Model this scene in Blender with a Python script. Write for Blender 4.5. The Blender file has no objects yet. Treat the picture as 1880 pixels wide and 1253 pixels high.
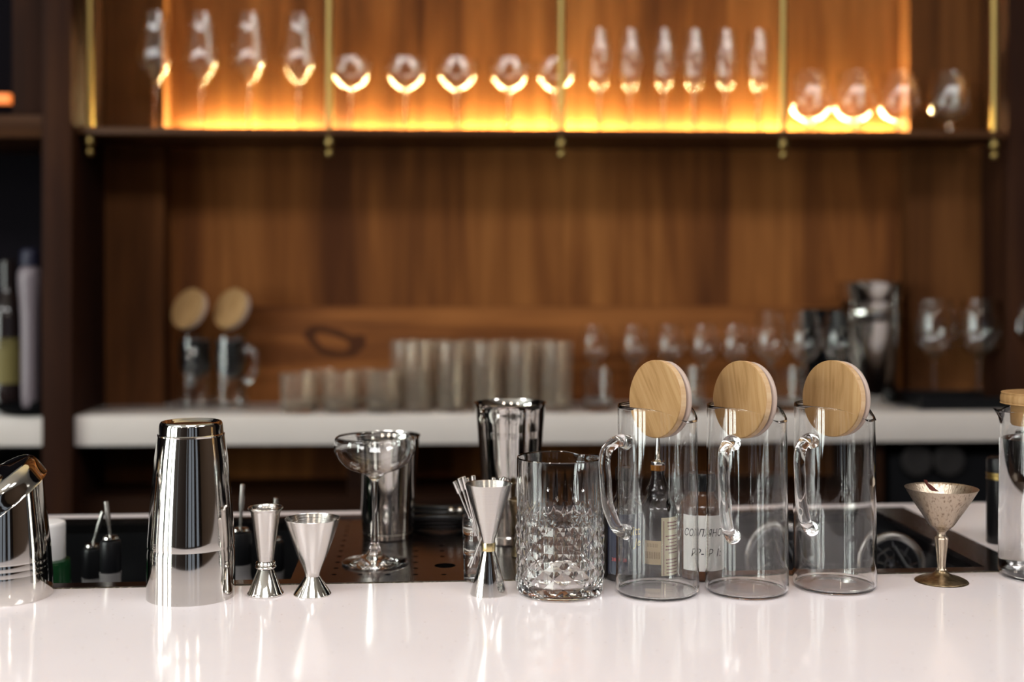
import bpy, bmesh, math, random
from mathutils import Vector, Matrix
random.seed(7)
PI = math.pi
C = bpy.context.scene.collection
SC = bpy.context.scene

# ------------------------------------------------------------------ camera
TH = math.radians(2.2)          # the camera is turned a little to the right of the back wall's normal
FPX = 2300.0                    # focal length in pixels of the 1880 px wide frame
CAMZ, HY = 1.27, 505.0          # eye height, horizon row
FW = Vector((math.sin(TH), math.cos(TH), 0)); RT = Vector((math.cos(TH), -math.sin(TH), 0))
cam = bpy.data.cameras.new('camera'); camo = bpy.data.objects.new('camera', cam); C.objects.link(camo)
cam.sensor_width = 36; cam.lens = 36 * FPX / 1880
cam.shift_y = -(626.5 - HY) / 1880
cam.clip_start = 0.05
camo.location = (0, 0, CAMZ); camo.rotation_euler = (PI / 2, 0, -TH)
cam.dof.use_dof = True; cam.dof.focus_distance = 1.35; cam.dof.aperture_fstop = 2.35
SC.camera = camo
# ------------------------------------------------------------------ world, exposure, lights
SC.view_settings.view_transform = 'Standard'; SC.view_settings.look = 'None'
SC.view_settings.gamma = 1; SC.view_settings.use_curve_mapping = False
SC.view_settings.exposure = 0.0
SC.cycles.max_bounces = 20; SC.cycles.transmission_bounces = 16; SC.cycles.glossy_bounces = 8
SC.cycles.diffuse_bounces = 4; SC.cycles.transparent_max_bounces = 16
SC.cycles.sample_clamp_indirect = 16.0
SC.cycles.blur_glossy = 0.3
w = bpy.data.worlds.new('daylight'); SC.world = w; w.use_nodes = True
w.node_tree.nodes['Background'].inputs[0].default_value = (0.75, 0.85, 1.0, 1)
w.node_tree.nodes['Background'].inputs[1].default_value = 0.35

ROOM = dict(x0=-4.6, x1=4.4, y0=-4.2, y1=2.93, z1=3.3)
# daylight through the windows of the guests' side: (x0, x1, z0, z1) on the front wall, y0..y1 on the side wall
FRONT_WIN = [(-3.35, -3.1, 0.25, 2.9), (-0.5, -0.25, 0.25, 2.9), (0.15, 0.95, 0.25, 2.9), (1.15, 1.85, 0.25, 2.9), (2.5, 3.3, 0.25, 2.9)]
SIDE_WIN = [(-3.9, -2.6, 0.25, 2.9), (-2.2, -1.0, 0.25, 2.9), (-0.5, 0.6, 0.25, 2.9)]
def window_light(name, loc, rot, sx, sy, power, col):
    l = bpy.data.lights.new(name, 'AREA'); l.shape = 'RECTANGLE'; l.size = sx; l.size_y = sy
    l.energy = power; l.color = col
    o = bpy.data.objects.new(name, l); C.objects.link(o); o.location = loc; o.rotation_euler = rot
    return o
WP = 42.0   # watts per square metre of window
for (a, b, c, d) in FRONT_WIN:
    window_light('window_daylight', ((a + b) / 2, ROOM['y0'] - 0.16, (c + d) / 2), (PI / 2, 0, PI), b - a + .1, d - c + .1,
                 WP * (b - a) * (d - c), (0.95, 0.98, 1.0))
for (a, b, c, d) in SIDE_WIN:
    window_light('window_daylight', (ROOM['x0'] - 0.16, (a + b) / 2, (c + d) / 2), (PI / 2, 0, -PI / 2), b - a + .1, d - c + .1,
                 WP * (b - a) * (d - c), (0.93, 1.0, 0.93))
# unseen flat ceiling lamps, added to brighten the counter and darken under the shelf
CEIL_FILL = [(-2.2, -0.3), (0.0, -0.3), (2.2, -0.3)]
for (a, b) in CEIL_FILL:
    l = window_light('ceiling_fill_light', (a, b, 3.235), (0, 0, 0), 1.25, .85, 44.0, (1.0, .99, .99))
# unseen pendants added for overhead light, behind the camera (built as lamps below)
ADDED_PENDANTS = [(-1.5, -1.3, 2.35), (-0.2, -1.5, 2.35), (1.2, -1.3, 2.35)]

# ------------------------------------------------------------------ helpers
def P(px, d, z=0.0):
    v = d * (FW + RT * ((px - 940.0) / FPX)); return Vector((v.x, v.y, z))
def zpx(py, d): return CAMZ - d * (py - HY) / FPX
def dz(py, z): return (CAMZ - z) * FPX / (py - HY)

def finish(me, sharp=35):
    for p in me.polygons: p.use_smooth = True
    if sharp is not None: me.set_sharp_from_angle(angle=math.radians(sharp))
def obj(name, me, m=None, parent=None, loc=None, rot=None):
    o = bpy.data.objects.new(name, me)
    if m is not None and not me.materials: me.materials.append(m)
    if parent: o.parent = parent
    if loc is not None: o.location = loc
    if rot is not None: o.rotation_euler = rot
    C.objects.link(o); return o
def tag(o, label=None, cat=None, group=None, kind=None):
    if label: o['label'] = label
    if cat: o['category'] = cat
    if group: o['group'] = group
    if kind: o['kind'] = kind
    return o
def thing(name, label, cat, loc, rz=0, group=None):
    o = bpy.data.objects.new(name, None); o.empty_display_size = 0.02; C.objects.link(o)
    o.location = loc; o.rotation_euler = (0, 0, rz)
    return tag(o, label, cat, group)
def struct(name, me, m): return tag(obj(name, me, m), kind='structure')
def dup(root, loc, rz=0, label=None, group=None):
    r = root.copy(); C.objects.link(r); r.location = loc; r.rotation_euler = (0, 0, rz)
    if label: r['label'] = label
    if group: r['group'] = group
    for ch in list(root.children):
        c = ch.copy(); C.objects.link(c); c.parent = r
        for g in list(ch.children):
            k = g.copy(); C.objects.link(k); k.parent = c
    return r

def lathe(prof, seg=72, sharp=35, a0=0.0, a1=2 * PI, fn=None):
    """prof: (r, z) from the bottom centre, outwards, up the outside, over the rim, down the inside."""
    full = abs(a1 - a0 - 2 * PI) < 1e-6
    n = seg if full else seg + 1
    vs, rows = [], []
    for (r, z) in prof:
        if r < 1e-7:
            rows.append([len(vs)] * n); vs.append((0, 0, z))
        else:
            row = []
            for j in range(n):
                a = a0 + (a1 - a0) * j / seg
                p = (r * math.cos(a), r * math.sin(a), z)
                if fn: p = fn(p, r, a, z)
                row.append(len(vs)); vs.append(p)
            rows.append(row)
    fs = []
    for i in range(len(rows) - 1):
        A, B = rows[i], rows[i + 1]
        for j in range(seg):
            k = (j + 1) % n
            q = [A[j], A[k], B[k], B[j]]
            q2 = []
            for t in q:
                if t not in q2: q2.append(t)
            if len(q2) > 2: fs.append(q2)
    me = bpy.data.meshes.new('lathe'); me.from_pydata(vs, [], fs); me.update()
    finish(me, sharp); return me
def crv(pts, n=6):
    """Catmull-Rom through the points."""
    out = []
    for i in range(len(pts) - 1):
        p0 = pts[max(i - 1, 0)]; p1 = pts[i]; p2 = pts[i + 1]; p3 = pts[min(i + 2, len(pts) - 1)]
        for k in range(n):
            t = k / n
            out.append(tuple(0.5 * ((2 * p1[c]) + (-p0[c] + p2[c]) * t + (2 * p0[c] - 5 * p1[c] + 4 * p2[c] - p3[c]) * t * t
                             + (-p0[c] + 3 * p1[c] - 3 * p2[c] + p3[c]) * t ** 3) for c in range(len(p1))))
    out.append(tuple(pts[-1])); return out
def box(x0, x1, y0, y1, z0, z1, bev=0.0, seg=2):
    bm = bmesh.new()
    bmesh.ops.create_cube(bm, size=1)
    for v in bm.verts:
        v.co = Vector((x0 + (v.co.x + .5) * (x1 - x0), y0 + (v.co.y + .5) * (y1 - y0), z0 + (v.co.z + .5) * (z1 - z0)))
    if bev > 0: bmesh.ops.bevel(bm, geom=list(bm.edges), offset=bev, segments=seg, affect='EDGES', profile=.5)
    me = bpy.data.meshes.new('box'); bm.to_mesh(me); bm.free()
    if bev > 0: finish(me, 30)
    return me
def boxes(lst):
    vs, fs = [], []
    for (x0, x1, y0, y1, z0, z1) in lst:
        b = len(vs)
        vs += [(x, y, z) for z in (z0, z1) for (x, y) in ((x0, y0), (x1, y0), (x1, y1), (x0, y1))]
        fs += [[b + i for i in q] for q in ([3, 2, 1, 0], [4, 5, 6, 7], [0, 1, 5, 4], [1, 2, 6, 5], [2, 3, 7, 6], [3, 0, 4, 7])]
    me = bpy.data.meshes.new('boxes'); me.from_pydata(vs, [], fs); me.update(); return me
def tube(pts, rad, seg=12, cap=True, closed=False):
    pts = [Vector(p) for p in pts]; n = len(pts)
    rs = rad if isinstance(rad, (list, tuple)) else [rad] * n
    vs, fs = [], []
    t0 = (pts[1] - pts[0]).normalized()
    up = Vector((0, 0, 1)) if abs(t0.z) < .9 else Vector((1, 0, 0))
    nrm = (up - t0 * up.dot(t0)).normalized()
    for i in range(n):
        if closed: t = (pts[(i + 1) % n] - pts[i - 1]).normalized()
        else: t = (pts[min(i + 1, n - 1)] - pts[max(i - 1, 0)]).normalized()
        nrm = (nrm - t * nrm.dot(t)).normalized(); b = t.cross(nrm)
        for j in range(seg):
            a = 2 * PI * j / seg
            vs.append(pts[i] + (nrm * math.cos(a) + b * math.sin(a)) * rs[i])
    m = n if closed else n - 1
    for i in range(m):
        for j in range(seg):
            k = (j + 1) % seg; i2 = (i + 1) % n
            fs.append([i * seg + j, i * seg + k, i2 * seg + k, i2 * seg + j])
    if cap and not closed:
        fs.append([j for j in range(seg)][::-1]); fs.append([(n - 1) * seg + j for j in range(seg)])
    me = bpy.data.meshes.new('tube'); me.from_pydata([tuple(v) for v in vs], [], fs); me.update()
    bm = bmesh.new(); bm.from_mesh(me); bmesh.ops.recalc_face_normals(bm, faces=bm.faces); bm.to_mesh(me); bm.free()
    finish(me, 50); return me
def join(meshes):
    vs, fs = [], []
    for me in meshes:
        b = len(vs); vs += [tuple(v.co) for v in me.vertices]; fs += [[b + i for i in p.vertices] for p in me.polygons]
    m = bpy.data.meshes.new('joined'); m.from_pydata(vs, [], fs); m.update(); finish(m, 40); return m
def xf(me, M):
    me = me.copy(); me.transform(M); return me
def text_mesh(s, size, extrude=0.0, shear=0.0):
    cu = bpy.data.curves.new('t', 'FONT'); cu.body = s; cu.size = size; cu.extrude = extrude; cu.shear = shear
    cu.align_x = 'CENTER'; cu.align_y = 'CENTER'; cu.resolution_u = 3
    o = bpy.data.objects.new('t', cu); C.objects.link(o)
    dg = bpy.context.evaluated_depsgraph_get()
    me = bpy.data.meshes.new_from_object(o.evaluated_get(dg))
    C.objects.unlink(o); bpy.data.objects.remove(o); me.materials.clear(); return me
def wrap(me, R, ang, z0, lift=0.0003):
    """bend a flat x,y mesh round a vertical cylinder; ang = direction its centre faces."""
    for v in me.vertices:
        a = ang + v.co.x / R; r = R + lift + v.co.z
        v.co = (r * math.cos(a), r * math.sin(a), z0 + v.co.y)
    return me
def patch(R, ang, width, z0, z1, n=16, lift=0.0002):
    vs, fs = [], []
    for i in range(n + 1):
        a = ang + (i / n - .5) * width / R
        for r in (R + lift, R - .0001):
            vs += [(r * math.cos(a), r * math.sin(a), z0), (r * math.cos(a), r * math.sin(a), z1)]
    for i in range(n):
        b = i * 4; c = b + 4
        fs += [[b, c, c + 1, b + 1], [b + 2, b + 3, c + 3, c + 2], [b + 1, c + 1, c + 3, b + 3], [b, b + 2, c + 2, c]]
    fs += [[0, 1, 3, 2], [n * 4, n * 4 + 2, n * 4 + 3, n * 4 + 1]]
    me = bpy.data.meshes.new('patch'); me.from_pydata(vs, [], fs); me.update(); finish(me, 30); return me
def lines_mesh(segs, width):
    """flat strokes in x,y from point lists."""
    vs, fs = [], []
    for s in segs:
        for (a, b) in zip(s[:-1], s[1:]):
            a = Vector(a); b = Vector(b); t = (b - a).normalized(); n = Vector((-t.y, t.x)) * width / 2; e = t * width * .3
            q = len(vs)
            for p in (a - e + n, a - e - n, b + e - n, b + e + n): vs.append((p.x, p.y, 0))
            fs.append([q, q + 1, q + 2, q + 3])
    me = bpy.data.meshes.new('lines'); me.from_pydata(vs, [], fs); me.update(); return me

# ------------------------------------------------------------------ materials
M = {}
def nt(name):
    m = bpy.data.materials.new(name); m.use_nodes = True; t = m.node_tree
    return m, t, t.nodes['Principled BSDF']
def pb(name, col, rough=.5, metal=0.0, trans=0.0, ior=1.45, emit=None, es=0.0, spec=.5, coat=0.0, bump=None, var=None):
    m, t, b = nt(name)
    I = b.inputs
    I['Base Color'].default_value = (*col, 1); I['Roughness'].default_value = rough; I['Metallic'].default_value = metal
    I['Transmission Weight'].default_value = trans; I['IOR'].default_value = ior
    I['Specular IOR Level'].default_value = spec; I['Coat Weight'].default_value = coat
    if emit: I['Emission Color'].default_value = (*emit, 1); I['Emission Strength'].default_value = es
    if var:      # (scale, second colour, lo, hi)
        tc = t.nodes.new('ShaderNodeTexCoord'); n = t.nodes.new('ShaderNodeTexNoise'); r = t.nodes.new('ShaderNodeValToRGB')
        n.inputs['Scale'].default_value = 1; n.inputs['Detail'].default_value = 5
        vm = t.nodes.new('ShaderNodeMapping'); vm.inputs['Scale'].default_value = var[0] if isinstance(var[0], tuple) else (var[0],) * 3
        r.color_ramp.elements[0].position = var[2]; r.color_ramp.elements[1].position = var[3]
        r.color_ramp.elements[0].color = (*col, 1); r.color_ramp.elements[1].color = (*var[1], 1)
        t.links.new(tc.outputs['Object'], vm.inputs['Vector']); t.links.new(vm.outputs[0], n.inputs['Vector']); t.links.new(n.outputs['Fac'], r.inputs['Fac'])
        t.links.new(r.outputs['Color'], I['Base Color'])
    if bump:     # (scale vec, strength)
        tc = t.nodes.new('ShaderNodeTexCoord'); mp = t.nodes.new('ShaderNodeMapping'); n = t.nodes.new('ShaderNodeTexNoise')
        mp.inputs['Scale'].default_value = bump[0]; n.inputs['Scale'].default_value = 1; n.inputs['Detail'].default_value = 3
        bp = t.nodes.new('ShaderNodeBump'); bp.inputs['Strength'].default_value = bump[1]; bp.inputs['Distance'].default_value = .001
        t.links.new(tc.outputs['Object'], mp.inputs['Vector']); t.links.new(mp.outputs[0], n.inputs['Vector'])
        t.links.new(n.outputs['Fac'], bp.inputs['Height']); t.links.new(bp.outputs[0], I['Normal'])
    M[name] = m; return m
pb('steel', (.62, .60, .57), .07, 1, bump=((30, 30, 4), .03))
pb('steel_satin', (.60, .575, .55), .22, 1, bump=((40, 40, 900), .12))
pb('steel_inside', (.70, .66, .60), .25, 1)
pb('pick_steel', (.72, .70, .68), .25, 1)
pb('brass', (.34, .24, .085), .35, 1)
pb('brass_ring', (.72, .58, .30), .25, 1)
pb('glass', (1, 1, 1), 0.0, 0, 1, 1.47)
pb('glass_back', (.98, .98, .97), 0.02, 0, 1, 1.47)
pb('glass_frost', (.88, .80, .70), 0.10, 0, .93, 1.45)
pb('water', (1, 1, 1), 0, 0, 1, 1.33)
pb('bubble', (1, 1, 1), 0.05, 0, 1, 1.01)
pb('black_plastic', (.006, .006, .007), .3, spec=.35)
pb('black_matt', (.004, .004, .005), .7, spec=.08)
pb('white_plastic', (.75, .72, .72), .4)
pb('amber_glass', (.10, .032, .008), .06, spec=.8)
pb('dark_glass', (.016, .010, .010), .05, spec=.8)
pb('amber_liquid', (.75, .30, .04), .1, 0, .6)
pb('green_glass', (.008, .04, .014), .08, spec=.7)
pb('clear_body', (.16, .15, .15), .1, spec=.8)
pb('cream_label', (.80, .72, .50), .6)
pb('tan_label', (.72, .56, .32), .6)
pb('white_label', (.80, .77, .74), .6)
pb('navy_label', (.015, .018, .045), .4)
pb('gold_ink', (.62, .45, .14), .4)
pb('maroon_ink', (.25, .04, .05), .5)
pb('black_ink', (.02, .018, .02), .5)
pb('red_ink', (.6, .10, .10), .5)
pb('grey_ink', (.22, .22, .24), .5)
pb('tarnish', (.47, .385, .30), .30, .9, var=((420, 420, 60), (.17, .12, .08), .52, .74), bump=((700, 700, 50), .5))
pb('tarnish_foot', (.26, .195, .12), .30, .9, var=((200, 200, 200), (.12, .08, .04), .4, .7))
pb('petal', (.10, .022, .018), .6)
pb('wall_dark', (.02, .013, .011), .6, spec=.1)
pb('wall_warm', (.07, .042, .028), .6, spec=.2)
pb('bay_dark', (.007, .006, .008), .8, spec=.02)
pb('ceiling_paint', (.74, .72, .72), .7)
pb('floor_tile', (.05, .035, .028), .4)
pb('silicone', (.55, .43, .37), .35, spec=.4)
pb('led', (1, .6, .2), .5, emit=(1.0, .80, .36), es=620)
pb('red_led', (1, .3, .1), .5, emit=(1.0, .22, .03), es=1.0)
pb('added_lamp_glow', (.9, .8, .6), .5, emit=(1.0, .86, .72), es=26)
pb('sink_steel', (.22, .18, .175), .20, 1, bump=((900, 12, 12), .08))
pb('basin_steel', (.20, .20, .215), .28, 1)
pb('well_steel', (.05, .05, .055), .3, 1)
pb('frame_paint', (.05, .045, .04), .5)
pb('pale_ceramic', (.20, .165, .185), .35)
pb('navy_cap', (.01, .01, .03), .5)
pb('yellow_label', (.16, .13, .04), .6)
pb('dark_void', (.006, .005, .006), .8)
pb('mark_burn', (.33, .18, .07), .7)
pb('sealant', (.05, .045, .02), .9, var=(300, (.45, .40, .30), .5, .7))

def stone(name, ca=(.80, .73, .745), cb=(.86, .79, .80)):
    m, t, b = nt(name); N = t.nodes; L = t.links
    tc = N.new('ShaderNodeTexCoord')
    v = N.new('ShaderNodeTexVoronoi'); v.inputs['Scale'].default_value = 95; v.feature = 'F1'
    r = N.new('ShaderNodeValToRGB'); r.color_ramp.elements[0].position = .06; r.color_ramp.elements[1].position = .13
    r.color_ramp.elements[0].color = (1, 1, 1, 1); r.color_ramp.elements[1].color = (0, 0, 0, 1)
    v2 = N.new('ShaderNodeTexWhiteNoise'); v2.noise_dimensions = '3D'
    gt = N.new('ShaderNodeMath'); gt.operation = 'GREATER_THAN'; gt.inputs[1].default_value = .55
    mu = N.new('ShaderNodeMath'); mu.operation = 'MULTIPLY'
    n = N.new('ShaderNodeTexNoise'); n.inputs['Scale'].default_value = 7; n.inputs['Detail'].default_value = 6
    mixn = N.new('ShaderNodeMix'); mixn.data_type = 'RGBA'
    mixn.inputs['A'].default_value = (*ca, 1); mixn.inputs['B'].default_value = (*cb, 1)
    mx = N.new('ShaderNodeMix'); mx.data_type = 'RGBA'; mx.inputs['B'].default_value = (.52, .40, .37, 1)
    L.new(tc.outputs['Object'], v.inputs['Vector']); L.new(tc.outputs['Object'], n.inputs['Vector'])
    L.new(v.outputs['Distance'], r.inputs['Fac']); L.new(v.outputs['Position'], v2.inputs['Vector'])
    L.new(v2.outputs['Value'], gt.inputs[0]); L.new(gt.outputs[0], mu.inputs[0]); L.new(r.outputs['Color'], mu.inputs[1])
    L.new(n.outputs['Fac'], mixn.inputs['Factor']); L.new(mixn.outputs['Result'], mx.inputs['A'])
    sc = N.new('ShaderNodeMath'); sc.operation = 'MULTIPLY'; sc.inputs[1].default_value = .6
    L.new(mu.outputs[0], sc.inputs[0]); L.new(sc.outputs[0], mx.inputs['Factor'])
    L.new(mx.outputs['Result'], b.inputs['Base Color'])
    b.inputs['Roughness'].default_value = .10; b.inputs['Specular IOR Level'].default_value = .55
    M[name] = m
stone('counter_stone')
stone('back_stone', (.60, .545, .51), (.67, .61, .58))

def wood(name, dark, mid, light, axis='Z', rough=.5, plank=0.0, scale=1.0, knot=None):
    m, t, b = nt(name); N = t.nodes; L = t.links
    tc = N.new('ShaderNodeTexCoord'); mp = N.new('ShaderNodeMapping')
    s = [26 * scale] * 3; s['XYZ'.index(axis)] = 1.1 * scale; mp.inputs['Scale'].default_value = s
    L.new(tc.outputs['Object'], mp.inputs['Vector'])
    n1 = N.new('ShaderNodeTexNoise'); n1.inputs['Scale'].default_value = 1.0; n1.inputs['Detail'].default_value = 8; n1.inputs['Roughness'].default_value = .6
    n1.inputs['Distortion'].default_value = .6
    mp2 = N.new('ShaderNodeMapping'); s2 = [5 * scale] * 3; s2['XYZ'.index(axis)] = .7 * scale; mp2.inputs['Scale'].default_value = s2
    L.new(tc.outputs['Object'], mp2.inputs['Vector'])
    n2 = N.new('ShaderNodeTexNoise'); n2.inputs['Scale'].default_value = 1.0; n2.inputs['Detail'].default_value = 4; n2.inputs['Distortion'].default_value = 1.5
    L.new(mp.outputs[0], n1.inputs['Vector']); L.new(mp2.outputs[0], n2.inputs['Vector'])
    ad = N.new('ShaderNodeMath'); ad.operation = 'MULTIPLY_ADD'; ad.inputs[1].default_value = .45
    sb = N.new('ShaderNodeMath'); sb.operation = 'MULTIPLY'; sb.inputs[1].default_value = .6
    L.new(n1.outputs['Fac'], ad.inputs[0]); L.new(n2.outputs['Fac'], sb.inputs[0]); L.new(sb.outputs[0], ad.inputs[2])
    fac = ad.outputs[0]
    if plank:
        sx = N.new('ShaderNodeSeparateXYZ'); L.new(tc.outputs['Object'], sx.inputs[0])
        dv = N.new('ShaderNodeMath'); dv.operation = 'DIVIDE'; dv.inputs[1].default_value = plank
        fl = N.new('ShaderNodeMath'); fl.operation = 'FLOOR'; wn = N.new('ShaderNodeTexWhiteNoise'); wn.noise_dimensions = '1D'
        L.new(sx.outputs['X'], dv.inputs[0]); L.new(dv.outputs[0], fl.inputs[0]); L.new(fl.outputs[0], wn.inputs['W'])
        pm = N.new('ShaderNodeMath'); pm.operation = 'MULTIPLY_ADD'; pm.inputs[1].default_value = .14
        L.new(wn.outputs['Value'], pm.inputs[0]); L.new(fac, pm.inputs[2])
        p2 = N.new('ShaderNodeMath'); p2.operation = 'SUBTRACT'; p2.inputs[1].default_value = .07
        L.new(pm.outputs[0], p2.inputs[0]); fac = p2.outputs[0]
    if knot:
        kp = N.new('ShaderNodeMapping'); kp.vector_type = 'POINT'
        kp.inputs['Location'].default_value = [-knot[0][i] * knot[1][i] for i in range(3)]; kp.inputs['Scale'].default_value = knot[1]
        L.new(tc.outputs['Object'], kp.inputs['Vector'])
        ln = N.new('ShaderNodeVectorMath'); ln.operation = 'LENGTH'; kn = N.new('ShaderNodeTexNoise'); kn.inputs['Scale'].default_value = 9; L.new(tc.outputs['Object'], kn.inputs['Vector'])
        ka = N.new('ShaderNodeVectorMath'); ka.operation = 'MULTIPLY_ADD'; ka.inputs[1].default_value = (1.6, 0, 1.6)
        L.new(kn.outputs['Color'], ka.inputs[0]); L.new(kp.outputs[0], ka.inputs[2])
        kb = N.new('ShaderNodeVectorMath'); kb.operation = 'SUBTRACT'; kb.inputs[1].default_value = (.8, 0, .8)
        L.new(ka.outputs[0], kb.inputs[0]); L.new(kb.outputs[0], ln.inputs[0])
        kr = N.new('ShaderNodeValToRGB'); e = kr.color_ramp.elements
        e[0].position = .45; e[0].color = (1, 1, 1, 1); e[1].position = 1.0; e[1].color = (1, 1, 1, 1)
        k = e.new(.72); k.color = (.30, .30, .30, 1)
        L.new(ln.outputs['Value'], kr.inputs['Fac'])
        km = N.new('ShaderNodeMath'); km.operation = 'MULTIPLY'; L.new(fac, km.inputs[0]); L.new(kr.outputs['Color'], km.inputs[1]); fac = km.outputs[0]
    r = N.new('ShaderNodeValToRGB'); e = r.color_ramp.elements
    e[0].position = .36; e[0].color = (*dark, 1); e[1].position = .70; e[1].color = (*light, 1)
    k = e.new(.52); k.color = (*mid, 1)
    L.new(fac, r.inputs['Fac']); L.new(r.outputs['Color'], b.inputs['Base Color'])
    b.inputs['Roughness'].default_value = rough; b.inputs['Specular IOR Level'].default_value = .10
    M[name] = m; return m
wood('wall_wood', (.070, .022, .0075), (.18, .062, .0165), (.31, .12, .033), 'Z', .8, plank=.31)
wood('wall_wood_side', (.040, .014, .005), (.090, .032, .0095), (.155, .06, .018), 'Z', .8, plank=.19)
wood('plank_wood', (.055, .017, .006), (.165, .055, .0145), (.31, .115, .031), 'X', .7,
     knot=((-0.30, 2.9, 1.115), (13, 0, 26)))
wood('shelf_wood', (.03, .012, .006), (.06, .025, .011), (.09, .04, .018), 'X', .35)
wood('post_wood', (.010, .004, .0025), (.024, .008, .004), (.045, .016, .006), 'Z', .7)
wood('cabinet_wood', (.008, .003, .002), (.018, .007, .0035), (.03, .012, .006), 'X', .45)
wood('bamboo', (.23, .125, .048), (.33, .19, .082), (.40, .25, .12), 'Z', .5, scale=9)
wood('bamboo_edge', (.50, .31, .16), (.66, .44, .25), (.74, .55, .34), 'Y', .5, scale=7)

# ------------------------------------------------------------------ the room
X0, X1, Y0, Y1, Z1 = (ROOM[k] for k in ('x0', 'x1', 'y0', 'y1', 'z1'))
struct('floor', boxes([(X0, X1, Y0, Y1 + .2, -.1, 0)]), M['floor_tile'])
struct('ceiling', boxes([(X0, X1, Y0, Y1 + .2, Z1, Z1 + .1)]), M['ceiling_paint'])
struct('wall_right', boxes([(X1, X1 + .15, Y0, Y1 + .2, 0, Z1)]), M['wall_warm'])
def wall_with_windows(name, wins, a0, a1, mk):
    """piers, sills and lintels round the window openings; mk maps (a0,a1,z0,z1) to a box."""
    ws = sorted(wins); bx = []; prev = a0
    for (a, b, c, d) in ws:
        bx.append(mk(prev, a, 0, Z1)); bx.append(mk(a, b, 0, c)); bx.append(mk(a, b, d, Z1)); prev = b
    bx.append(mk(prev, a1, 0, Z1))
    return struct(name, boxes(bx), M['wall_dark'])
wall_with_windows('wall_front', FRONT_WIN, X0, X1, lambda a, b, c, d: (a, b, Y0 - .15, Y0, c, d))
wall_with_windows('wall_left', SIDE_WIN, Y0, Y1 + .2, lambda a, b, c, d: (X0 - .15, X0, a, b, c, d))
k = 0
for (a, b, c, d) in FRONT_WIN:
    k += 1; mid = (a + b) / 2; t = .025
    struct('window_%d' % k, boxes([(a, a + t * 2, Y0 - .1, Y0 - .05, c, d), (b - t * 2, b, Y0 - .1, Y0 - .05, c, d), (a, b, Y0 - .1, Y0 - .05, c, c + t * 2),
        (a, b, Y0 - .1, Y0 - .05, d - t * 2, d), (mid - t, mid + t, Y0 - .1, Y0 - .05, c, d), (a, b, Y0 - .1, Y0 - .05, 2.2, 2.2 + t)]), M['frame_paint'])
for (a, b, c, d) in SIDE_WIN:
    k += 1; mid = (a + b) / 2; t = .025
    struct('window_%d' % k, boxes([(X0 - .1, X0 - .05, a, a + t * 2, c, d), (X0 - .1, X0 - .05, b - t * 2, b, c, d), (X0 - .1, X0 - .05, a, b, c, c + t * 2),
        (X0 - .1, X0 - .05, a, b, d - t * 2, d), (X0 - .1, X0 - .05, mid - t, mid + t, c, d)]), M['frame_paint'])

# back wall: a niche (recess) between proud side panels
YN, YP = 2.92, 2.86                                   # niche face, side panel face
def xw(px, y):                                        # x where the ray of column px meets the plane y
    r = FW + RT * ((px - 940.0) / FPX); return r.x * y / r.y
XL, XR = xw(301, YP), xw(1669, YP)
struct('wall_back', boxes([(XL - .1, XR + .1, YN, YN + .08, 0, Z1)]), M['wall_wood'])
PL, PR = xw(128, YP), xw(1842, YP)
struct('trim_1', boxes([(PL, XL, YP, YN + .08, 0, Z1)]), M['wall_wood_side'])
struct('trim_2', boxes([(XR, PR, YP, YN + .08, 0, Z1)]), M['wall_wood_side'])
# posts and the dark bays beyond
x0, x1 = xw(76, 2.62), xw(132, 2.62)
struct('trim_3', box(x0, x1, 2.62, 2.95, 0, Z1, .004), M['post_wood'])
xr0, xr1 = xw(1850, 2.72), xw(1925, 2.72)
struct('trim_4', box(xr0, xr1, 2.72, 2.95, 0, Z1, .004), M['post_wood'])
struct('wall_back_left', boxes([(X0, x0 + .01, 3.02, 3.1, 0, Z1)]), M['bay_dark'])
struct('wall_back_right', boxes([(xr1 - .01, X1, 3.02, 3.1, 0, Z1)]), M['bay_dark'])
# horizontal backsplash board
HB, YB = .976, 2.895
struct('baseboard_back', box(xw(452, YB), XR - .002, YB, YN, HB, zpx(563, YB), .003), M['plank_wood'])
# bay shelf at the far left with the reddish light over it
s = box(X0, x0, 2.66, 3.02, zpx(256, 2.66), zpx(215, 2.66), .003)
tag(obj('bay_shelf', s, M['shelf_wood']), 'thick brown wooden shelf in the dark bay left of the post', 'shelf')
s = box(xw(22, 2.7), x0 - .002, 2.70, 2.74, zpx(216, 2.7), Z1 - .02, .003)
tag(obj('bay_board', s, M['post_wood']), 'brown upright board on the bay shelf beside the dark post', 'panel')
tag(obj('bay_light', box(xw(-60, 2.95), xw(20, 2.95), 2.94, 2.96, zpx(195, 2.95), zpx(178, 2.95)), M['red_led']),
    'faint red-orange light glowing in the dark upper left bay', 'light')

# ------------------------------------------------------------------ back counter
YE = 2.64
t = thing('back_counter', 'long white stone back counter under the wooden wall', 'counter', (0, 0, 0))
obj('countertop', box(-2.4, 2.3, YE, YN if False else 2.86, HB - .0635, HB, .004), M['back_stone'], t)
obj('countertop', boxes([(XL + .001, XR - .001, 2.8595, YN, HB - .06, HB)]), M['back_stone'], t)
cab = thing('back_cabinet', 'dark wooden open cabinet under the white back counter', 'cabinet', (0, 0, 0))
zs = zpx(912, 2.66)
xa, xb = xw(1606, 2.67), xw(2100, 2.67)
obj('shelf', boxes([(-2.4, xa, 2.68, 3.0, zs - .02, zs)]), M['cabinet_wood'], cab)
obj('front_panel', boxes([(-2.4, xa, 2.68, 2.70, .08, zs - .02), (xb, 2.3, 2.68, 2.70, .08, zs - .02)]), M['cabinet_wood'], cab)
obj('back_panel', boxes([(-2.4, 2.3, 3.0, 3.01, .08, HB - .07)]), M['dark_void'], cab)
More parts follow.
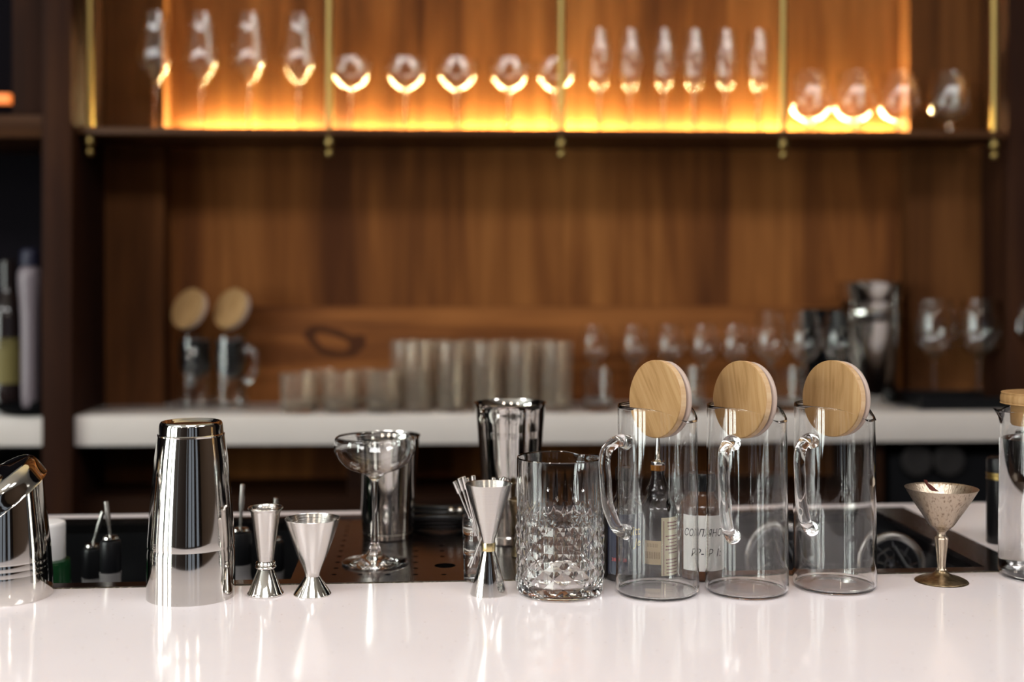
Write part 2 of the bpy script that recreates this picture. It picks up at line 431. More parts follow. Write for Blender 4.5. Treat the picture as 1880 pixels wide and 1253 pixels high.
for px in (-190, 655, 1606, 2100):
    xx = xw(px, 2.67); obj('upright', boxes([(xx - .02, xx + .02, 2.672, 2.999, .0, HB - .065)]), M['cabinet_wood'], cab)
# under-counter appliance with two round dials
ap = thing('undercounter_appliance', 'black appliance under the back counter with two faint round dials', 'appliance', (xw(1720, 2.7), 2.68, .08))
obj('body', box(-.11, .40, .01, .25, 0, .80, .006), M['black_matt'], ap)
for px in (1693, 1752):
    xx = xw(px, 2.65) - ap.location.x
    o = obj('dial', lathe(crv([(0, 0), (.030, 0), (.034, .004), (.034, .012), (.028, .014), (0, .012)], 3), 32), pb('dial_grey', (.022, .02, .02), .6, spec=.1) if 'dial_grey' not in M else M['dial_grey'], ap)
    o.rotation_euler = (PI / 2, 0, 0); o.location = (xx, .009, zpx(855, 2.65) - .08)

# ------------------------------------------------------------------ lit glass shelf
YS = 2.65
zt, zb = zpx(236.5, YS), zpx(249, YS)
sx0, sx1 = xw(130, YS), xw(1848, YS)
t = thing('glass_shelf', 'long wooden wall shelf holding stemware with amber light behind', 'shelf', (0, 0, 0))
obj('board', box(sx0, sx1, YS, YP, zb, zt, .002), M['shelf_wood'], t)
obj('board', boxes([(XL + .002, XR - .002, YP - .001, YN, zb, zt)]), M['shelf_wood'], t)
tag(obj('led_strip', boxes([(xw(332, 2.9), xw(1652, 2.9), YN - .014, YN - .003, zt + .0005, zt + .009)]), M['led']),
    'glowing amber light strip along the back of the glass shelf', 'light')
RODN = ['leftmost', 'second from left', 'middle', 'second from right', 'rightmost']
rod0 = None
for i, px in enumerate((165, 605, 1031, 1438, 1825)):
    lab = 'brass hanging rod through the glass shelf, %s of the five' % RODN[i]
    loc = (xw(px, YS + .018), YS + .018, zb - .045)
    if rod0 is None:
        rod0 = thing('shelf_rod', lab, 'rod', loc, 0, 'brass rods holding the glass shelf')
        obj('rod', lathe([(0, .043), (.0075, .043), (.0075, Z1 - zb + .045), (0, Z1 - zb + .045)], 20), M['brass'], rod0)
        obj('finial', lathe(crv([(0, 0), (.006, .001), (.0085, .007), (.0075, .013), (.0045, .017), (.0085, .022), (.011, .03), (.009, .038), (.006, .0445), (0, .045)], 4), 20), M['brass'], rod0)
    else: dup(rod0, loc, 0, lab)

# ------------------------------------------------------------------ glassware builders
def glass_parts(root, outer, t_, zin, rfoot, seg=64, mat='glass_back', cut=None, inner=None):
    """one continuous glass skin split into foot, stem and bowl. outer: points bottom centre -> rim. cut=(z1,z2)"""
    i1 = min(range(len(outer)), key=lambda i: abs(outer[i][1] - cut[0]) if i > 2 and outer[i][0] < rfoot * .6 else 9)
    i2 = min(range(len(outer)), key=lambda i: abs(outer[i][1] - cut[1]) if i > i1 else 9)
    inn = [(max(r - t_, 0), z) for (r, z) in outer[i2:] if z > zin]
    inn = [(r, z) for (r, z) in inn if r > 0.001][::-1]
    obj('foot', lathe(outer[:i1 + 1], seg), M[mat], root)
    obj('stem', lathe(outer[i1:i2 + 1], seg), M[mat], root)
    obj('bowl', lathe(outer[i2:] + inn + [(0, zin)], seg), M[mat], root)

def stem_glass(name, label, cat, loc, foot_r, foot_h, stem_r, stem_top, bowl, t_=.0012, zin=None, mat='glass_back', group=None, seg=48):
    root = thing(name, label, cat, loc, 0, group)
    o = [(0, 0), (foot_r - .001, 0), (foot_r, .001), (foot_r - .0005, .0022)]
    o += crv([(foot_r - .0005, .0022), (foot_r * .55, .0042), (stem_r * 1.9, foot_h * .6), (stem_r * 1.1, foot_h * 1.3), (stem_r, foot_h * 2.2)], 4)[1:]
    o += [(stem_r, (foot_h * 2.2 + stem_top) / 2)]
    o += crv([(stem_r, stem_top)] + bowl, 5)
    glass_parts(root, o, t_, zin if zin else bowl[0][1] + .004, foot_r, seg, mat, (foot_h * 2.2, stem_top))
    return root

# dimensions from the photograph, at depth d (metres per px = d / FPX)
def row(make, pxs, dd, z, labels, group):
    first = None; out = []
    for px, lab in zip(pxs, labels):
        p = P(px, dd(px) if callable(dd) else dd); loc = (p.x, p.y, z)
        if first is None: first = make(lab, loc, group); out.append(first)
        else: out.append(dup(first, loc, random.uniform(-.3, .3), lab))
    return out
def yplane(y):                                       # depth along the view axis of column px at plane y
    return lambda px: y / ((FW + RT * ((px - 940.0) / FPX)).y)
S = 2.77 / FPX
ORD6 = ['leftmost', 'second from left', 'third from left', 'third from right', 'second from right', 'rightmost']
ORD5 = RODN; ORD4 = ['leftmost', 'second from left', 'third from left', 'rightmost']
def wine_shelf(lab, loc, g):
    b = [(.0045, 86 * S), (12 * S, 98 * S), (31 * S, 125 * S), (32.5 * S, 138 * S), (28 * S, 165 * S), (24 * S, 190 * S), (22 * S, 218 * S)]
    return stem_glass('wine_glass', lab, 'wine glass', loc, 31 * S, .006, .0038, 78 * S, b, group=g)
row(wine_shelf, (285, 370, 457, 548), yplane(2.76), zt, ['tall angular wine glass on the lit shelf, %s of four' % o for o in ORD4], 'wine glasses on the lit shelf')
def coupe_shelf(lab, loc, g):
    b = [(.005, 80 * S), (20 * S, 88 * S), (34 * S, 102 * S), (38.5 * S, 115 * S), (38 * S, 126 * S), (36.5 * S, 138 * S)]
    return stem_glass('coupe_glass', lab, 'coupe glass', loc, 29 * S, .006, .0042, 72 * S, b, group=g)
row(coupe_shelf, (645, 745, 839, 935, 1020), yplane(2.77), zt, ['wide shallow coupe glass on the lit shelf, %s of five' % o for o in ORD5], 'coupes on the lit shelf')
def flute_shelf(lab, loc, g):
    b = [(.005, 82 * S), (13 * S, 92 * S), (20.5 * S, 112 * S), (23 * S, 135 * S), (21.5 * S, 160 * S), (18 * S, 185 * S), (16.5 * S, 196 * S)]
    return stem_glass('champagne_flute', lab, 'champagne flute', loc, 26 * S, .006, .0040, 72 * S, b, t_=.0016, group=g)
row(flute_shelf, (1100, 1157, 1219, 1274, 1332, 1392), yplane(2.77), zt, ['slim champagne flute on the lit shelf, %s of six' % o for o in ORD6], 'flutes on the lit shelf')
def snifter_shelf(lab, loc, g):
    b = [(.006, 28 * S), (20 * S, 33 * S), (36 * S, 48 * S), (39 * S, 64 * S), (36 * S, 88 * S), (31 * S, 108 * S), (29 * S, 118 * S)]
    return stem_glass('brandy_snifter', lab, 'brandy glass', loc, 28 * S, .005, .005, 22 * S, b, group=g)
row(snifter_shelf, (1487, 1568, 1650, 1742), yplane(2.76), zt, ['round short-stemmed brandy glass on the lit shelf, %s of four' % o for o in ORD4], 'brandy glasses on the lit shelf')

# back counter glassware
def tumbler(name, lab, cat, loc, g, r, h, base=.012, t_=.002, mat='glass_frost', flute=0):
    root = thing(name, lab, cat, loc, 0, g)
    fn = None
    if flute:
        def fn(p, rr, a, z):
            k = 1 + (.03 * math.cos(flute * a) if base < z < h * .8 and rr > r * .85 + t_ * 0 else 0)
            return (p[0] * k, p[1] * k, p[2])
    o = [(0, 0), (r * .86, 0), (r * .9, .002)] + [(r * (.9 + .1 * i / 6), .002 + (h - .003) * i / 6) for i in range(1, 7)]
    i_ = [(r - t_, h - .001)] + [(r * (.9 + .1 * i / 6) - t_, .002 + (h - .003) * i / 6) for i in range(5, 0, -1)] + [(r * .85 - t_, base), (0, base)]
    obj('body', lathe(o, 40, fn=fn), M[mat], root)
    obj('inner_wall', lathe([o[-1]] + i_, 40), M[mat], root)
    return root
g = 'short tumblers on the back counter'
SH = []
SH += [(x, 2.685, 'short clear tumbler at the front of the low cluster, %s of three' % n) for x, n in ((549, 'left'), (627, 'middle'), (705, 'right'))]
SH += [(x, 2.775, 'short clear tumbler in the rear row of the low cluster, %s of three' % n) for x, n in ((588, 'left'), (664, 'middle'), (716, 'right'))]
first = None
for x, y, lab in SH:
    loc = (xw(x, y), y, HB)
    if first is None: first = tumbler('short_tumbler', lab, 'tumbler', loc, g, .041, .086, flute=12)
    else: dup(first, loc, 0, lab)
g = 'tall tumblers on the back counter'; first = None
for rowi, y in enumerate((2.70, 2.79)):
    rn = ('front', 'rear')[rowi]
    for i in range(5):
        x = 767 + i * 63.5 - rowi * 28 + (0 if i or not rowi else 8)
        loc = (xw(x, y), y, HB); lab = 'tall ribbed tumbler in the %s row of the grey cluster, %s of five' % (rn, ORD5[i])
        if first is None: first = tumbler('tall_tumbler', lab, 'tumbler', loc, g, .0365, .150, flute=10)
        else: dup(first, loc, 0, lab)
B = 2.76 / FPX
def small_wine(lab, loc, g):
    b = [(.005, 80 * B), (16 * B, 86 * B), (27 * B, 100 * B), (29 * B, 114 * B), (26 * B, 135 * B), (22 * B, 152 * B)]
    return stem_glass('small_wine_glass', lab, 'wine glass', loc, 26 * B, .005, .0045, 72 * B, b, group=g)
row(small_wine, (1092, 1165, 1230, 1292, 1350), yplane(2.80), HB, ['small stemmed glass on the back counter, %s of five' % o for o in ORD5], 'small stemmed glasses on the back counter')
def big_wine(lab, loc, g):
    b = [(.005, 84 * B), (18 * B, 92 * B), (30 * B, 112 * B), (31 * B, 130 * B), (27 * B, 155 * B), (22 * B, 180 * B)]
    return stem_glass('medium_wine_glass', lab, 'wine glass', loc, 28 * B, .006, .0042, 76 * B, b, group=g)
row(big_wine, (1413, 1477, 1541), yplane(2.73), HB, ['medium wine glass on the back counter left of the steel bucket, %s of three' % o for o in ('left', 'middle', 'right')], 'wine glasses beside the bucket')
g = 'clear tumblers before the small stemmed glasses'; first = None
for i, x in enumerate((1098, 1262, 1445)):
    y = (2.695, 2.695, 2.672)[i]; loc = (xw(x, y), y, HB)
    lab = 'clear tumbler before the back stemware, ' + ('left of the first wooden lid', 'between the first and second wooden lids', 'between the second and third wooden lids')[i]
    if first is None: first = tumbler('clear_tumbler', lab, 'tumbler', loc, g, .034, .095, mat='glass_back')
    else: dup(first, loc, 0, lab)
# steel bucket
d = 2.79; s = d / FPX; p = P(1614, d)
t = thing('bucket_form', 'tall polished steel bucket with collar on the back counter', 'bucket', (p.x, 2.815, HB))
obj('body', lathe([(0, 0), (45 * s, 0), (47 * s, .003), (55 * s, 150.795 * s), (55.5 * s, 156.38 * s)], 64), M['steel'], t)
obj('collar', lathe(crv([(55.5 * s, 156.38 * s), (58 * s, 167.55 * s), (58 * s, 176.486 * s)], 3) + [(55.5 * s, 178.72 * s), (57 * s, 192.124 * s)] +
    crv([(57 * s, 192.124 * s), (61 * s, 218.932 * s), (62 * s, 227.868 * s)], 3) + [(60 * s, 228.985 * s), (54 * s, 189.89 * s), (44 * s, .01), (0, .01)], 64), M['steel'], t)
t = thing('bucket_form', 'matt black bucket standing behind the steel bucket', 'bucket', (xw(1508, 2.84), 2.835, HB))  # black form put in where mostly shadow darkens the wall
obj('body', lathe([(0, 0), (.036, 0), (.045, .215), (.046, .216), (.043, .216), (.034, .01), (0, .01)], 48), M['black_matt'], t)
# round black tray with tall wine glasses at the right
t = thing('serving_tray', 'black rimmed serving tray on the right of the back counter', 'tray', (xw(1790, 2.77), 2.765, HB))
obj('base', box(-.155, .155, -.085, .085, 0, .006, .002), M['black_plastic'], t)
rim = [(-.152, -.082), (.152, -.082), (.152, .082), (-.152, .082)]
obj('rim', boxes([(-.156, .156, -.087, -.083, .004, .028), (-.156, .156, .083, .087, .004, .028), (-.156, -.152, -.083, .083, .004, .028), (.152, .156, -.083, .083, .004, .028)]), M['black_plastic'], t)
def tall_wine(lab, loc, g):
    b = [(.005, 88 * B), (24 * B, 98 * B), (36 * B, 122 * B), (38 * B, 140 * B), (35 * B, 170 * B), (30 * B, 196 * B)]
    return stem_glass('large_wine_glass', lab, 'wine glass', loc, 33 * B, .006, .0042, 80 * B, b, group=g)
row(tall_wine, (1716, 1797, 1878), yplane(2.755), HB + .006, ['large wine glass on the black tray at the far right, %s of three' % o for o in ('left', 'middle', 'right')], 'large wine glasses on the tray')

# left: low black tray, pale flask, dark bottle
p = (xw(68, 2.70), 2.695, HB)
t = thing('round_tray', 'low round black tray at the left end of the back counter', 'tray', p)
obj('dish', lathe(crv([(0, 0), (.055, 0), (.078, .012), (.084, .020), (.081, .0205), (.06, .006), (0, .005)], 4), 48), M['black_matt'], t)
obj('knob', lathe(crv([(.0, .006), (.012, .006), (.013, .018), (.008, .024), (0, .025)], 4), 20), M['black_matt'], t)
d = 2.69; s = d / FPX; p = P(55, d); zf = HB + .006
t = thing('pale_carafe', 'pale lilac-grey flaring carafe with navy cap standing on the black tray', 'carafe', (p.x, p.y, zf))
obj('body', lathe(crv([(0, 0), (11 * s, 0), (14 * s, 8 * s), (15.5 * s, 40 * s), (15.5 * s, 110 * s), (17 * s, 180 * s), (21 * s, 230 * s), (20 * s, 252 * s), (12 * s, 262 * s), (0, 262 * s)], 4), 40), M['pale_ceramic'], t)
obj('cap', lathe(crv([(0, 262 * s), (15 * s, 262 * s), (17 * s, 268 * s), (16 * s, 288 * s), (11 * s, 294 * s), (0, 295 * s)], 3), 32), M['navy_cap'], t)
p = P(14, 2.78)
t = thing('dark_bottle', 'dark wine bottle with yellow label in the left bay', 'bottle', (p.x, p.y, HB))
obj('body', lathe(crv([(0, 0), (.036, 0), (.040, .004), (.040, .08), (.040, .19), (.034, .225), (.016, .26), (.0145, .30), (.0145, .325), (0, .326)], 4), 40), M['dark_glass'], t)
obj('label', patch(.0402, -PI / 2 + .2, .09, .055, .155), M['yellow_label'], t)
# two glass pitchers with lids tilted in the mouth, and a dark rounded shape inside each
def pitcher(name, lab, cat, loc, r0, r1, h, spout_a, handle_a, mat='glass', seg=96, group=None, t_=.0022, hz=(.80, .36), hout=.028, fl_=.05, dip=.018):
    root = thing(name, lab, cat, loc, 0, group)
    def fn(p, r, a, z):
        k = max(0.0, (z - h * .90) / (h * .10)); k = k * k
        da = (a - spout_a + PI) % (2 * PI) - PI
        g1 = math.exp(-(da / .2) ** 2); g2 = math.exp(-(da / .78) ** 2)
        rr = 1 + k * fl_ * g1 - k * .03 * (g2 - g1)
        return (p[0] * rr, p[1] * rr, p[2] - (k * dip * g2) + k * .003 * g1)
    n = 18; rad = lambda z: r0 + (r1 - r0) * (z / h)
    o = [(0, .0016), (r0 * .55, .0010), (r0 * .86, 0), (r0 * .95, .0008), (r0 * .985, .0028), (r0, .0065)]
    zs_ = [.009 + (h * .88 - .009) * i / 6 for i in range(1, 7)] + [h * (.88 + .12 * i / 8) for i in range(1, 9)]
    o += [(rad(z), z) for z in zs_]
    o += [(rad(h) - t_ * .3, h + .0008), (rad(h) - t_ * .8, h + .0006)]
    i_ = [(rad(z) - t_, z) for z in zs_[::-1]] + [(r0 - t_, .0075), (r0 * .985 - t_, .0045), (r0 * .94 - t_, .0030), (r0 * .8, .0022), (r0 * .5, .0030), (0, .0036)]
    obj('body', lathe(o + i_, seg, fn=fn), M[mat], root)
    ca, sa = math.cos(handle_a), math.sin(handle_a)
    zt_, zl = h * hz[0], h * hz[1]
    R1, R0 = rad(zt_), rad(zl)
    pts = [(R1 - .001, zt_), (R1 + hout * .35, zt_ + .003), (R1 + hout * .85, zt_ - .004), (R1 + hout, zt_ - .018), (R1 + hout * .95, (zt_ + zl) / 2 + .012),
           (R0 + hout * .85, (zt_ + zl) / 2 - .012), (R0 + hout * .7, zl + .022), (R0 + hout * .4, zl + .006), (R0 - .001, zl)]
    pts = crv(pts, 5)
    rs = [.0062 + .0022 * max(0, 1 - i / 5) + .0022 * max(0, 1 - (len(pts) - 1 - i) / 5) for i in range(len(pts))]
    obj('handle', tube([(r * ca, r * sa, z) for r, z in pts], rs, 16), M[mat], root)
    return root
def lid(lab, loc, yaw, tilt, roll, R=.0425, T=.0085, name='bamboo_lid', mat='bamboo', marks=True, group=None):
    """round bamboo lid standing on edge; face normal along local -Y."""
    root = thing(name, lab, 'lid', loc, 0, group)
    root.rotation_mode = 'XYZ'; root.rotation_euler = (tilt, roll, yaw)
    rot = Matrix.Rotation(PI / 2, 4, 'X')
    disc = lathe([(0, -T), (R - .0008, -T), (R, -T + .0008), (R, -.0008), (R - .0008, 0), (0, 0)], 72)
    # local: axis z -> -Y front
    me = disc; me.transform(Matrix.Translation((0, 0, T))); me.transform(rot)      # z in [0,T] -> y in [-T,0]
    me.transform(Matrix.Translation((0, 0, 0)))
    me.materials.clear(); me.materials.append(M[mat]); me.materials.append(M['bamboo_edge'])
    for p_ in me.polygons:
        if abs(p_.normal.y) < .7: p_.material_index = 1
    obj('disc', me, None, root)
    pl = lathe([(0, 0), (R - .0055, 0), (R - .0055, .010), (R - .007, .0115), (0, .0115)], 64); pl.transform(Matrix.Rotation(-PI / 2, 4, 'X'))
    plug = obj('plug', pl, M['bamboo_edge'], root)
    rg = lathe(crv([(R - .0055, .0030), (R - .0020, .0036), (R - .0008, .0055), (R - .0012, .0085), (R - .0055, .0095)], 3), 64); rg.transform(Matrix.Rotation(-PI / 2, 4, 'X'))
    obj('seal_ring', rg, M['silicone'], plug)
    if marks:
        rnd = random.Random(3); segs = []
        for k_ in range(9):
            x = -.022 + k_ * .0022
            a = [(x + rnd.uniform(-.0006, .0006), .012 + rnd.uniform(-.001, .001)), (x + rnd.uniform(-.0008, .0012), .018 + rnd.uniform(-.002, .002)), (x + .0015, .013 + rnd.uniform(-.001, .002))]
            segs.append(a)
        segs.append([(-.021, .009), (-.006, .0095)])
        mk = lines_mesh(segs, .00035); mk.transform(Matrix.Rotation(PI / 2, 4, 'X')); mk.transform(Matrix.Translation((0, -T - .0001, 0)))
        obj('burned_mark', mk, M['mark_burn'], root)
    return root
g = 'glass pitchers on the back counter'
bp = None
for px, n in ((358, 'left'), (425, 'right')):
    pp = P(px, 2.80); lab = 'back counter glass pitcher with dark rounded filter inside, %s of the pair' % n
    if bp is None:
        bp = pitcher('glass_pitcher', lab, 'pitcher', (pp.x, pp.y, HB), 32 * 2.8 / FPX, 31 * 2.8 / FPX, .158, PI * .75, -.45, mat='glass_back', seg=64, group=g)
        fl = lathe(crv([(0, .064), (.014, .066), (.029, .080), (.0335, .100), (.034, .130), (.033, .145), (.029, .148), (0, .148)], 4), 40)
        obj('dark_shape', fl, M['black_plastic'], bp)['label'] = 'dark rounded shape inside the pitcher'
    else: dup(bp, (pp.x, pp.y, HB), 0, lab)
bp.rotation_euler.z = -1.1
for px, py, n in ((348, 568, 'left'), (426, 568, 'right')):
    pp = P(px, 2.80)
    lid('round bamboo lid standing tilted in the back counter pitcher, %s of the pair' % n, (pp.x, pp.y, zpx(py, 2.80)), -.62, -.38, 0, R=.047, group='bamboo lids on the back pitchers', marks=False)

# ------------------------------------------------------------------ front counter with the sink
CZ = .93
A = P(270, dz(1079, CZ), CZ); Bp = P(1830, dz(1051, CZ), CZ)
BETA = math.atan2(Bp.y - A.y, Bp.x - A.x)
o0 = A.copy()
u0, u1 = -1.6, 2.4
sinkL, sinkR = -.62, None           # along u
sinkD = .395
def local(p):                                          # world -> counter frame
    v = p - o0; return (v.x * math.cos(BETA) + v.y * math.sin(BETA), -v.x * math.sin(BETA) + v.y * math.cos(BETA))
sinkR = local(P(1900, dz(1049, CZ), CZ))[0]
def grid_slab(us, vs_, holes, z0, z1):
    bx = []
    vs, fs = [], []; idx = {}
    def vid(i, j, top):
        k_ = (i, j, top)
        if k_ not in idx: idx[k_] = len(vs); vs.append((us[i], vs_[j], z1 if top else z0))
        return idx[k_]
    ni, nj = len(us) - 1, len(vs_) - 1
    solid = lambda i, j: 0 <= i < ni and 0 <= j < nj and (i, j) not in holes
    for i in range(ni):
        for j in range(nj):
            if not solid(i, j): continue
            fs.append([vid(i, j, 1), vid(i + 1, j, 1), vid(i + 1, j + 1, 1), vid(i, j + 1, 1)])
            fs.append([vid(i, j, 0), vid(i, j + 1, 0), vid(i + 1, j + 1, 0), vid(i + 1, j, 0)])
            if not solid(i - 1, j): fs.append([vid(i, j, 0), vid(i, j, 1), vid(i, j + 1, 1), vid(i, j + 1, 0)])
            if not solid(i + 1, j): fs.append([vid(i + 1, j, 0), vid(i + 1, j + 1, 0), vid(i + 1, j + 1, 1), vid(i + 1, j, 1)])
            if not solid(i, j - 1): fs.append([vid(i, j, 0), vid(i + 1, j, 0), vid(i + 1, j, 1), vid(i, j, 1)])
            if not solid(i, j + 1): fs.append([vid(i, j + 1, 0), vid(i, j + 1, 1), vid(i + 1, j + 1, 1), vid(i + 1, j + 1, 0)])
    me = bpy.data.meshes.new('slab'); me.from_pydata(vs, [], fs); me.update(); return me
bar = thing('bar_counter', 'white speckled stone bar counter in the foreground', 'counter', (o0.x, o0.y, 0), BETA)
obj('countertop', grid_slab([u0, sinkL - .002, sinkR + .002, u1], [-.44, -.0, sinkD + .002, sinkD + .032], {(1, 1)}, CZ - .04, CZ), M['counter_stone'], bar)
obj('front_panel', boxes([(u0 + .05, u1 - .05, -.34, -.32, 0, CZ - .04)]), M['post_wood'], bar)
obj('back_panel', boxes([(u0 + .05, u1 - .05, sinkD + .005, sinkD + .02, .1, CZ - .04)]), M['sink_steel'], bar)
obj('end_panel', boxes([(u0 + .05, u0 + .07, -.319, sinkD + .004, 0, CZ - .04)]), M['post_wood'], bar)
# sink unit: rim, drain plate, two basins
def lu(px, py, z): return local(P(px, dz(py, z), z))
SZ = CZ + .001
uLb = lu(534, 1057, SZ)[0]                            # right edge of the left well at the front
uRb0 = lu(1335, 1045, SZ)[0]; uRb1 = lu(1790, 1032, SZ)[0]
v0 = .022
sk = thing('bar_sink', 'brown-tinted steel sink unit with drain plate set in the white counter', 'sink', (o0.x, o0.y, CZ - .006), BETA)
us = [sinkL, sinkL + .03, uLb, uRb0, uRb1, sinkR]; vv = [.002, v0, sinkD - .012, sinkD]
obj('rim', grid_slab(us, vv, {(1, 1), (3, 1), (2, 1)}, -.012, .007), M['sink_steel'], sk)
holes = []
def disc_plate(x0, x1, y0, y1, hs, z0, z1):
    """flat plate with round holes cut by a boolean-free triangulation: fine grid, cells inside holes dropped"""
    bm = bmesh.new(); 
    o_ = [bm.verts.new(p) for p in ((x0, y0, z1), (x1, y0, z1), (x1, y1, z1), (x0, y1, z1))]
    edges = [bm.edges.new((o_[i], o_[(i + 1) % 4])) for i in range(4)]
    rings = []
    for (hx, hy, hr) in hs:
        n = 28 if hr > .01 else 12
        r_ = [bm.verts.new((hx + hr * math.cos(2 * PI * k_ / n), hy + hr * math.sin(2 * PI * k_ / n), z1)) for k_ in range(n)]
        es = [bm.edges.new((r_[i], r_[(i + 1) % n])) for i in range(n)]; edges += es; rings.append(r_)
    bmesh.ops.triangle_fill(bm, use_beauty=True, use_dissolve=False, edges=edges)
    for f in bm.faces[:]:
        c = f.calc_center_median()
        for (hx, hy, hr) in hs:
            if (c.x - hx) ** 2 + (c.y - hy) ** 2 < (hr * .9) ** 2: bm.faces.remove(f); break
    for f in bm.faces:
        if f.normal.z < 0: f.normal_flip()
    for r_ in rings:
        low = [bm.verts.new((v.co.x, v.co.y, z0)) for v in r_]; n = len(r_)
        for i in range(n): bm.faces.new((r_[i], r_[(i + 1) % n], low[(i + 1) % n], low[i]))
    me = bpy.data.meshes.new('plate'); bm.to_mesh(me); bm.free(); return me
hs = []
pw = uRb0 - uLb
bigs = [lu(817, 1035, SZ)]
cols = [lu(px, 1053, SZ) for px in (613, 661, 712, 763, 815)]
for cx, cy in cols + [(cols[-1][0] + .055 * k_, cols[-1][1]) for k_ in range(1, 7)]:
    for r_ in range(11):
        q = (cx, cy + .004 + r_ * .0305, .0032)
        if all((q[0] - b_[0]) ** 2 + (q[1] - b_[1]) ** 2 > .02 ** 2 for b_ in bigs): hs.append(q)
hs = [h_ for h_ in hs if h_[1] < sinkD - .02 and h_[0] < uRb0 - .012 and h_[0] > uLb + .012]
hs += [(b_[0], b_[1], .0125) for b_ in bigs]
obj('drain_plate', disc_plate(uLb + .0005, uRb0 - .0005, v0 + .0005, sinkD - .0125, hs, .0012, .0045), M['sink_steel'], sk)
obj('drain_pan', boxes([(uLb, uRb0, v0, sinkD - .012, -.012, -.006)]), M['dark_void'], sk)
def basin(x0, x1, y0, y1, depth, mat):
    t_ = .0015
    return grid_box(x0, x1, y0, y1, depth)
def grid_box(x0, x1, y0, y1, depth):
    bm = bmesh.new()
    v = {}
    for k_, (x, y) in enumerate(((x0, y0), (x1, y0), (x1, y1), (x0, y1))):
        v[k_, 1] = bm.verts.new((x, y, 0)); v[k_, 0] = bm.verts.new((x, y, -depth))
    for k_ in range(4): bm.faces.new((v[k_, 0], v[k_, 1], v[(k_ + 1) % 4, 1], v[(k_ + 1) % 4, 0]))
    bm.faces.new([v[k_, 0] for k_ in range(4)])
    ed = [e for e in bm.edges if not (e.verts[0].co.z == 0 and e.verts[1].co.z == 0)]
    bmesh.ops.bevel(bm, geom=ed, offset=.018, segments=4, affect='EDGES', profile=.5)
    me = bpy.data.meshes.new('basin'); bm.to_mesh(me); bm.free(); finish(me, 50); return me
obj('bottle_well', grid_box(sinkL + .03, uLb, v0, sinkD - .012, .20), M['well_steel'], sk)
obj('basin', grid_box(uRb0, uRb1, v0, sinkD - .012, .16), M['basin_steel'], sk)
obj('sealant', boxes([(sinkL, sinkR, -.0005, .0022, -.01, .0062)]), M['sealant'], sk)
SINKZ = CZ - .006 + .0045 + .0004
# ------------------------------------------------------------------ foreground metal
def lp(d, yb, pts): s_ = d / FPX; return [(r * s_, (yb - y) * s_) for r, y in pts]
def shell(prof, t_=.0008, floor=None):
    """open vessel from an outer profile bottom->rim"""
    out = list(prof); inn = [(max(r - t_, .0005), z) for r, z in prof if r > .002 and z > (floor or .0)][::-1]
    zmin = floor if floor is not None else inn[-1][1]
    return out + inn + [(0, zmin)]
# stacked inverted tins
d = dz(1094, CZ); p = P(351, d, CZ)
t = thing('shaker_tin', 'polished steel tin standing mouth down, lower of the tall stack', 'shaker tin', p)
pr = lp(d, 1094, [(80, 1094), (79.5, 1060), (79, 1010), (76.8, 998)]); 
obj('body', lathe([(pr[0][0] - .002, .0002), (pr[0][0] - .0004, 0)] + pr + lp(d, 1094, [(70, 900), (60, 820), (0, 820)]), 96), M['steel'], t)
t = thing('shaker_tin', 'polished steel tin upside down, upper of the tall stack', 'shaker tin', p)
pr = lp(d, 1094, [(76.5, 1001), (78.6, 1001), (78.9, 996), (78.2, 985), (76.8, 965), (72, 905), (66, 840), (60, 800)])
obj('body', lathe(pr, 96), M['steel'], t)
obj('base_band', lathe(lp(d, 1094, [(60, 800), (60.4, 797), (58.6, 795.5)]) + crv(lp(d, 1094, [(58.6, 795.5), (57.4, 785), (56.3, 778), (54, 774.2), (51, 773.4), (49, 775), (47, 777)]), 4) + lp(d, 1094, [(0, 777.5)]), 96), M['steel'], t)
# cobbler tin at the left edge with its strainer top leaning
d = dz(1095, CZ); p = P(8, d, CZ)
t = thing('shaker_tin', 'steel shaker tin with three engraved rings at the left edge', 'shaker tin', p)
prof = [(83.5, 1095), (84.5, 1093), (84.5, 1060), (83.9, 1052)]
for y in (1046, 1035, 1024): prof += [(83.6 - (1046 - y) * .08, y + .8), (83.50 - (1046 - y) * .08, y), (83.56 - (1046 - y) * .08, y - .8)]
prof += [(81.8, 1021), (80.5, 1000), (75, 950), (69, 905), (66, 880)]
obj('body', lathe([(0, 0.0002)] + lp(d, 1095, prof) + lp(d, 1095, [(64.5, 880), (66, 905), (72, 950), (79, 1010), (80, 1085), (0, 1085)]), 96), M['steel'], t)
s = d / FPX
q = P(-14, d - .004, zpx(908, d))
t = thing('cobbler_strainer', 'steel strainer top with neck leaning tilted on the left tin', 'shaker top', q)
t.rotation_euler = (math.radians(14), math.radians(-33), 0)
prof = crv([(100 * s, -22 * s), (99 * s, -18 * s), (98.5 * s, 6 * s), (96 * s, 14 * s)], 3) + crv([(96 * s, 14 * s), (88 * s, 22 * s), (72 * s, 27 * s), (50 * s, 32 * s), (38 * s, 42 * s), (34 * s, 60 * s)], 4)[1:]
obj('skirt', lathe([(96 * s, -22 * s)] + prof[:10], 96), M['steel'], t)
obj('shoulder', lathe(prof[9:], 96), M['steel'], t)
obj('cap', lathe([(34 * s, 60 * s), (38 * s, 61 * s), (39 * s, 64 * s)] + crv([(39 * s, 64 * s), (37 * s, 90 * s), (34 * s, 104 * s), (24 * s, 110 * s), (0, 111 * s)], 4), 64), M['steel'], t)

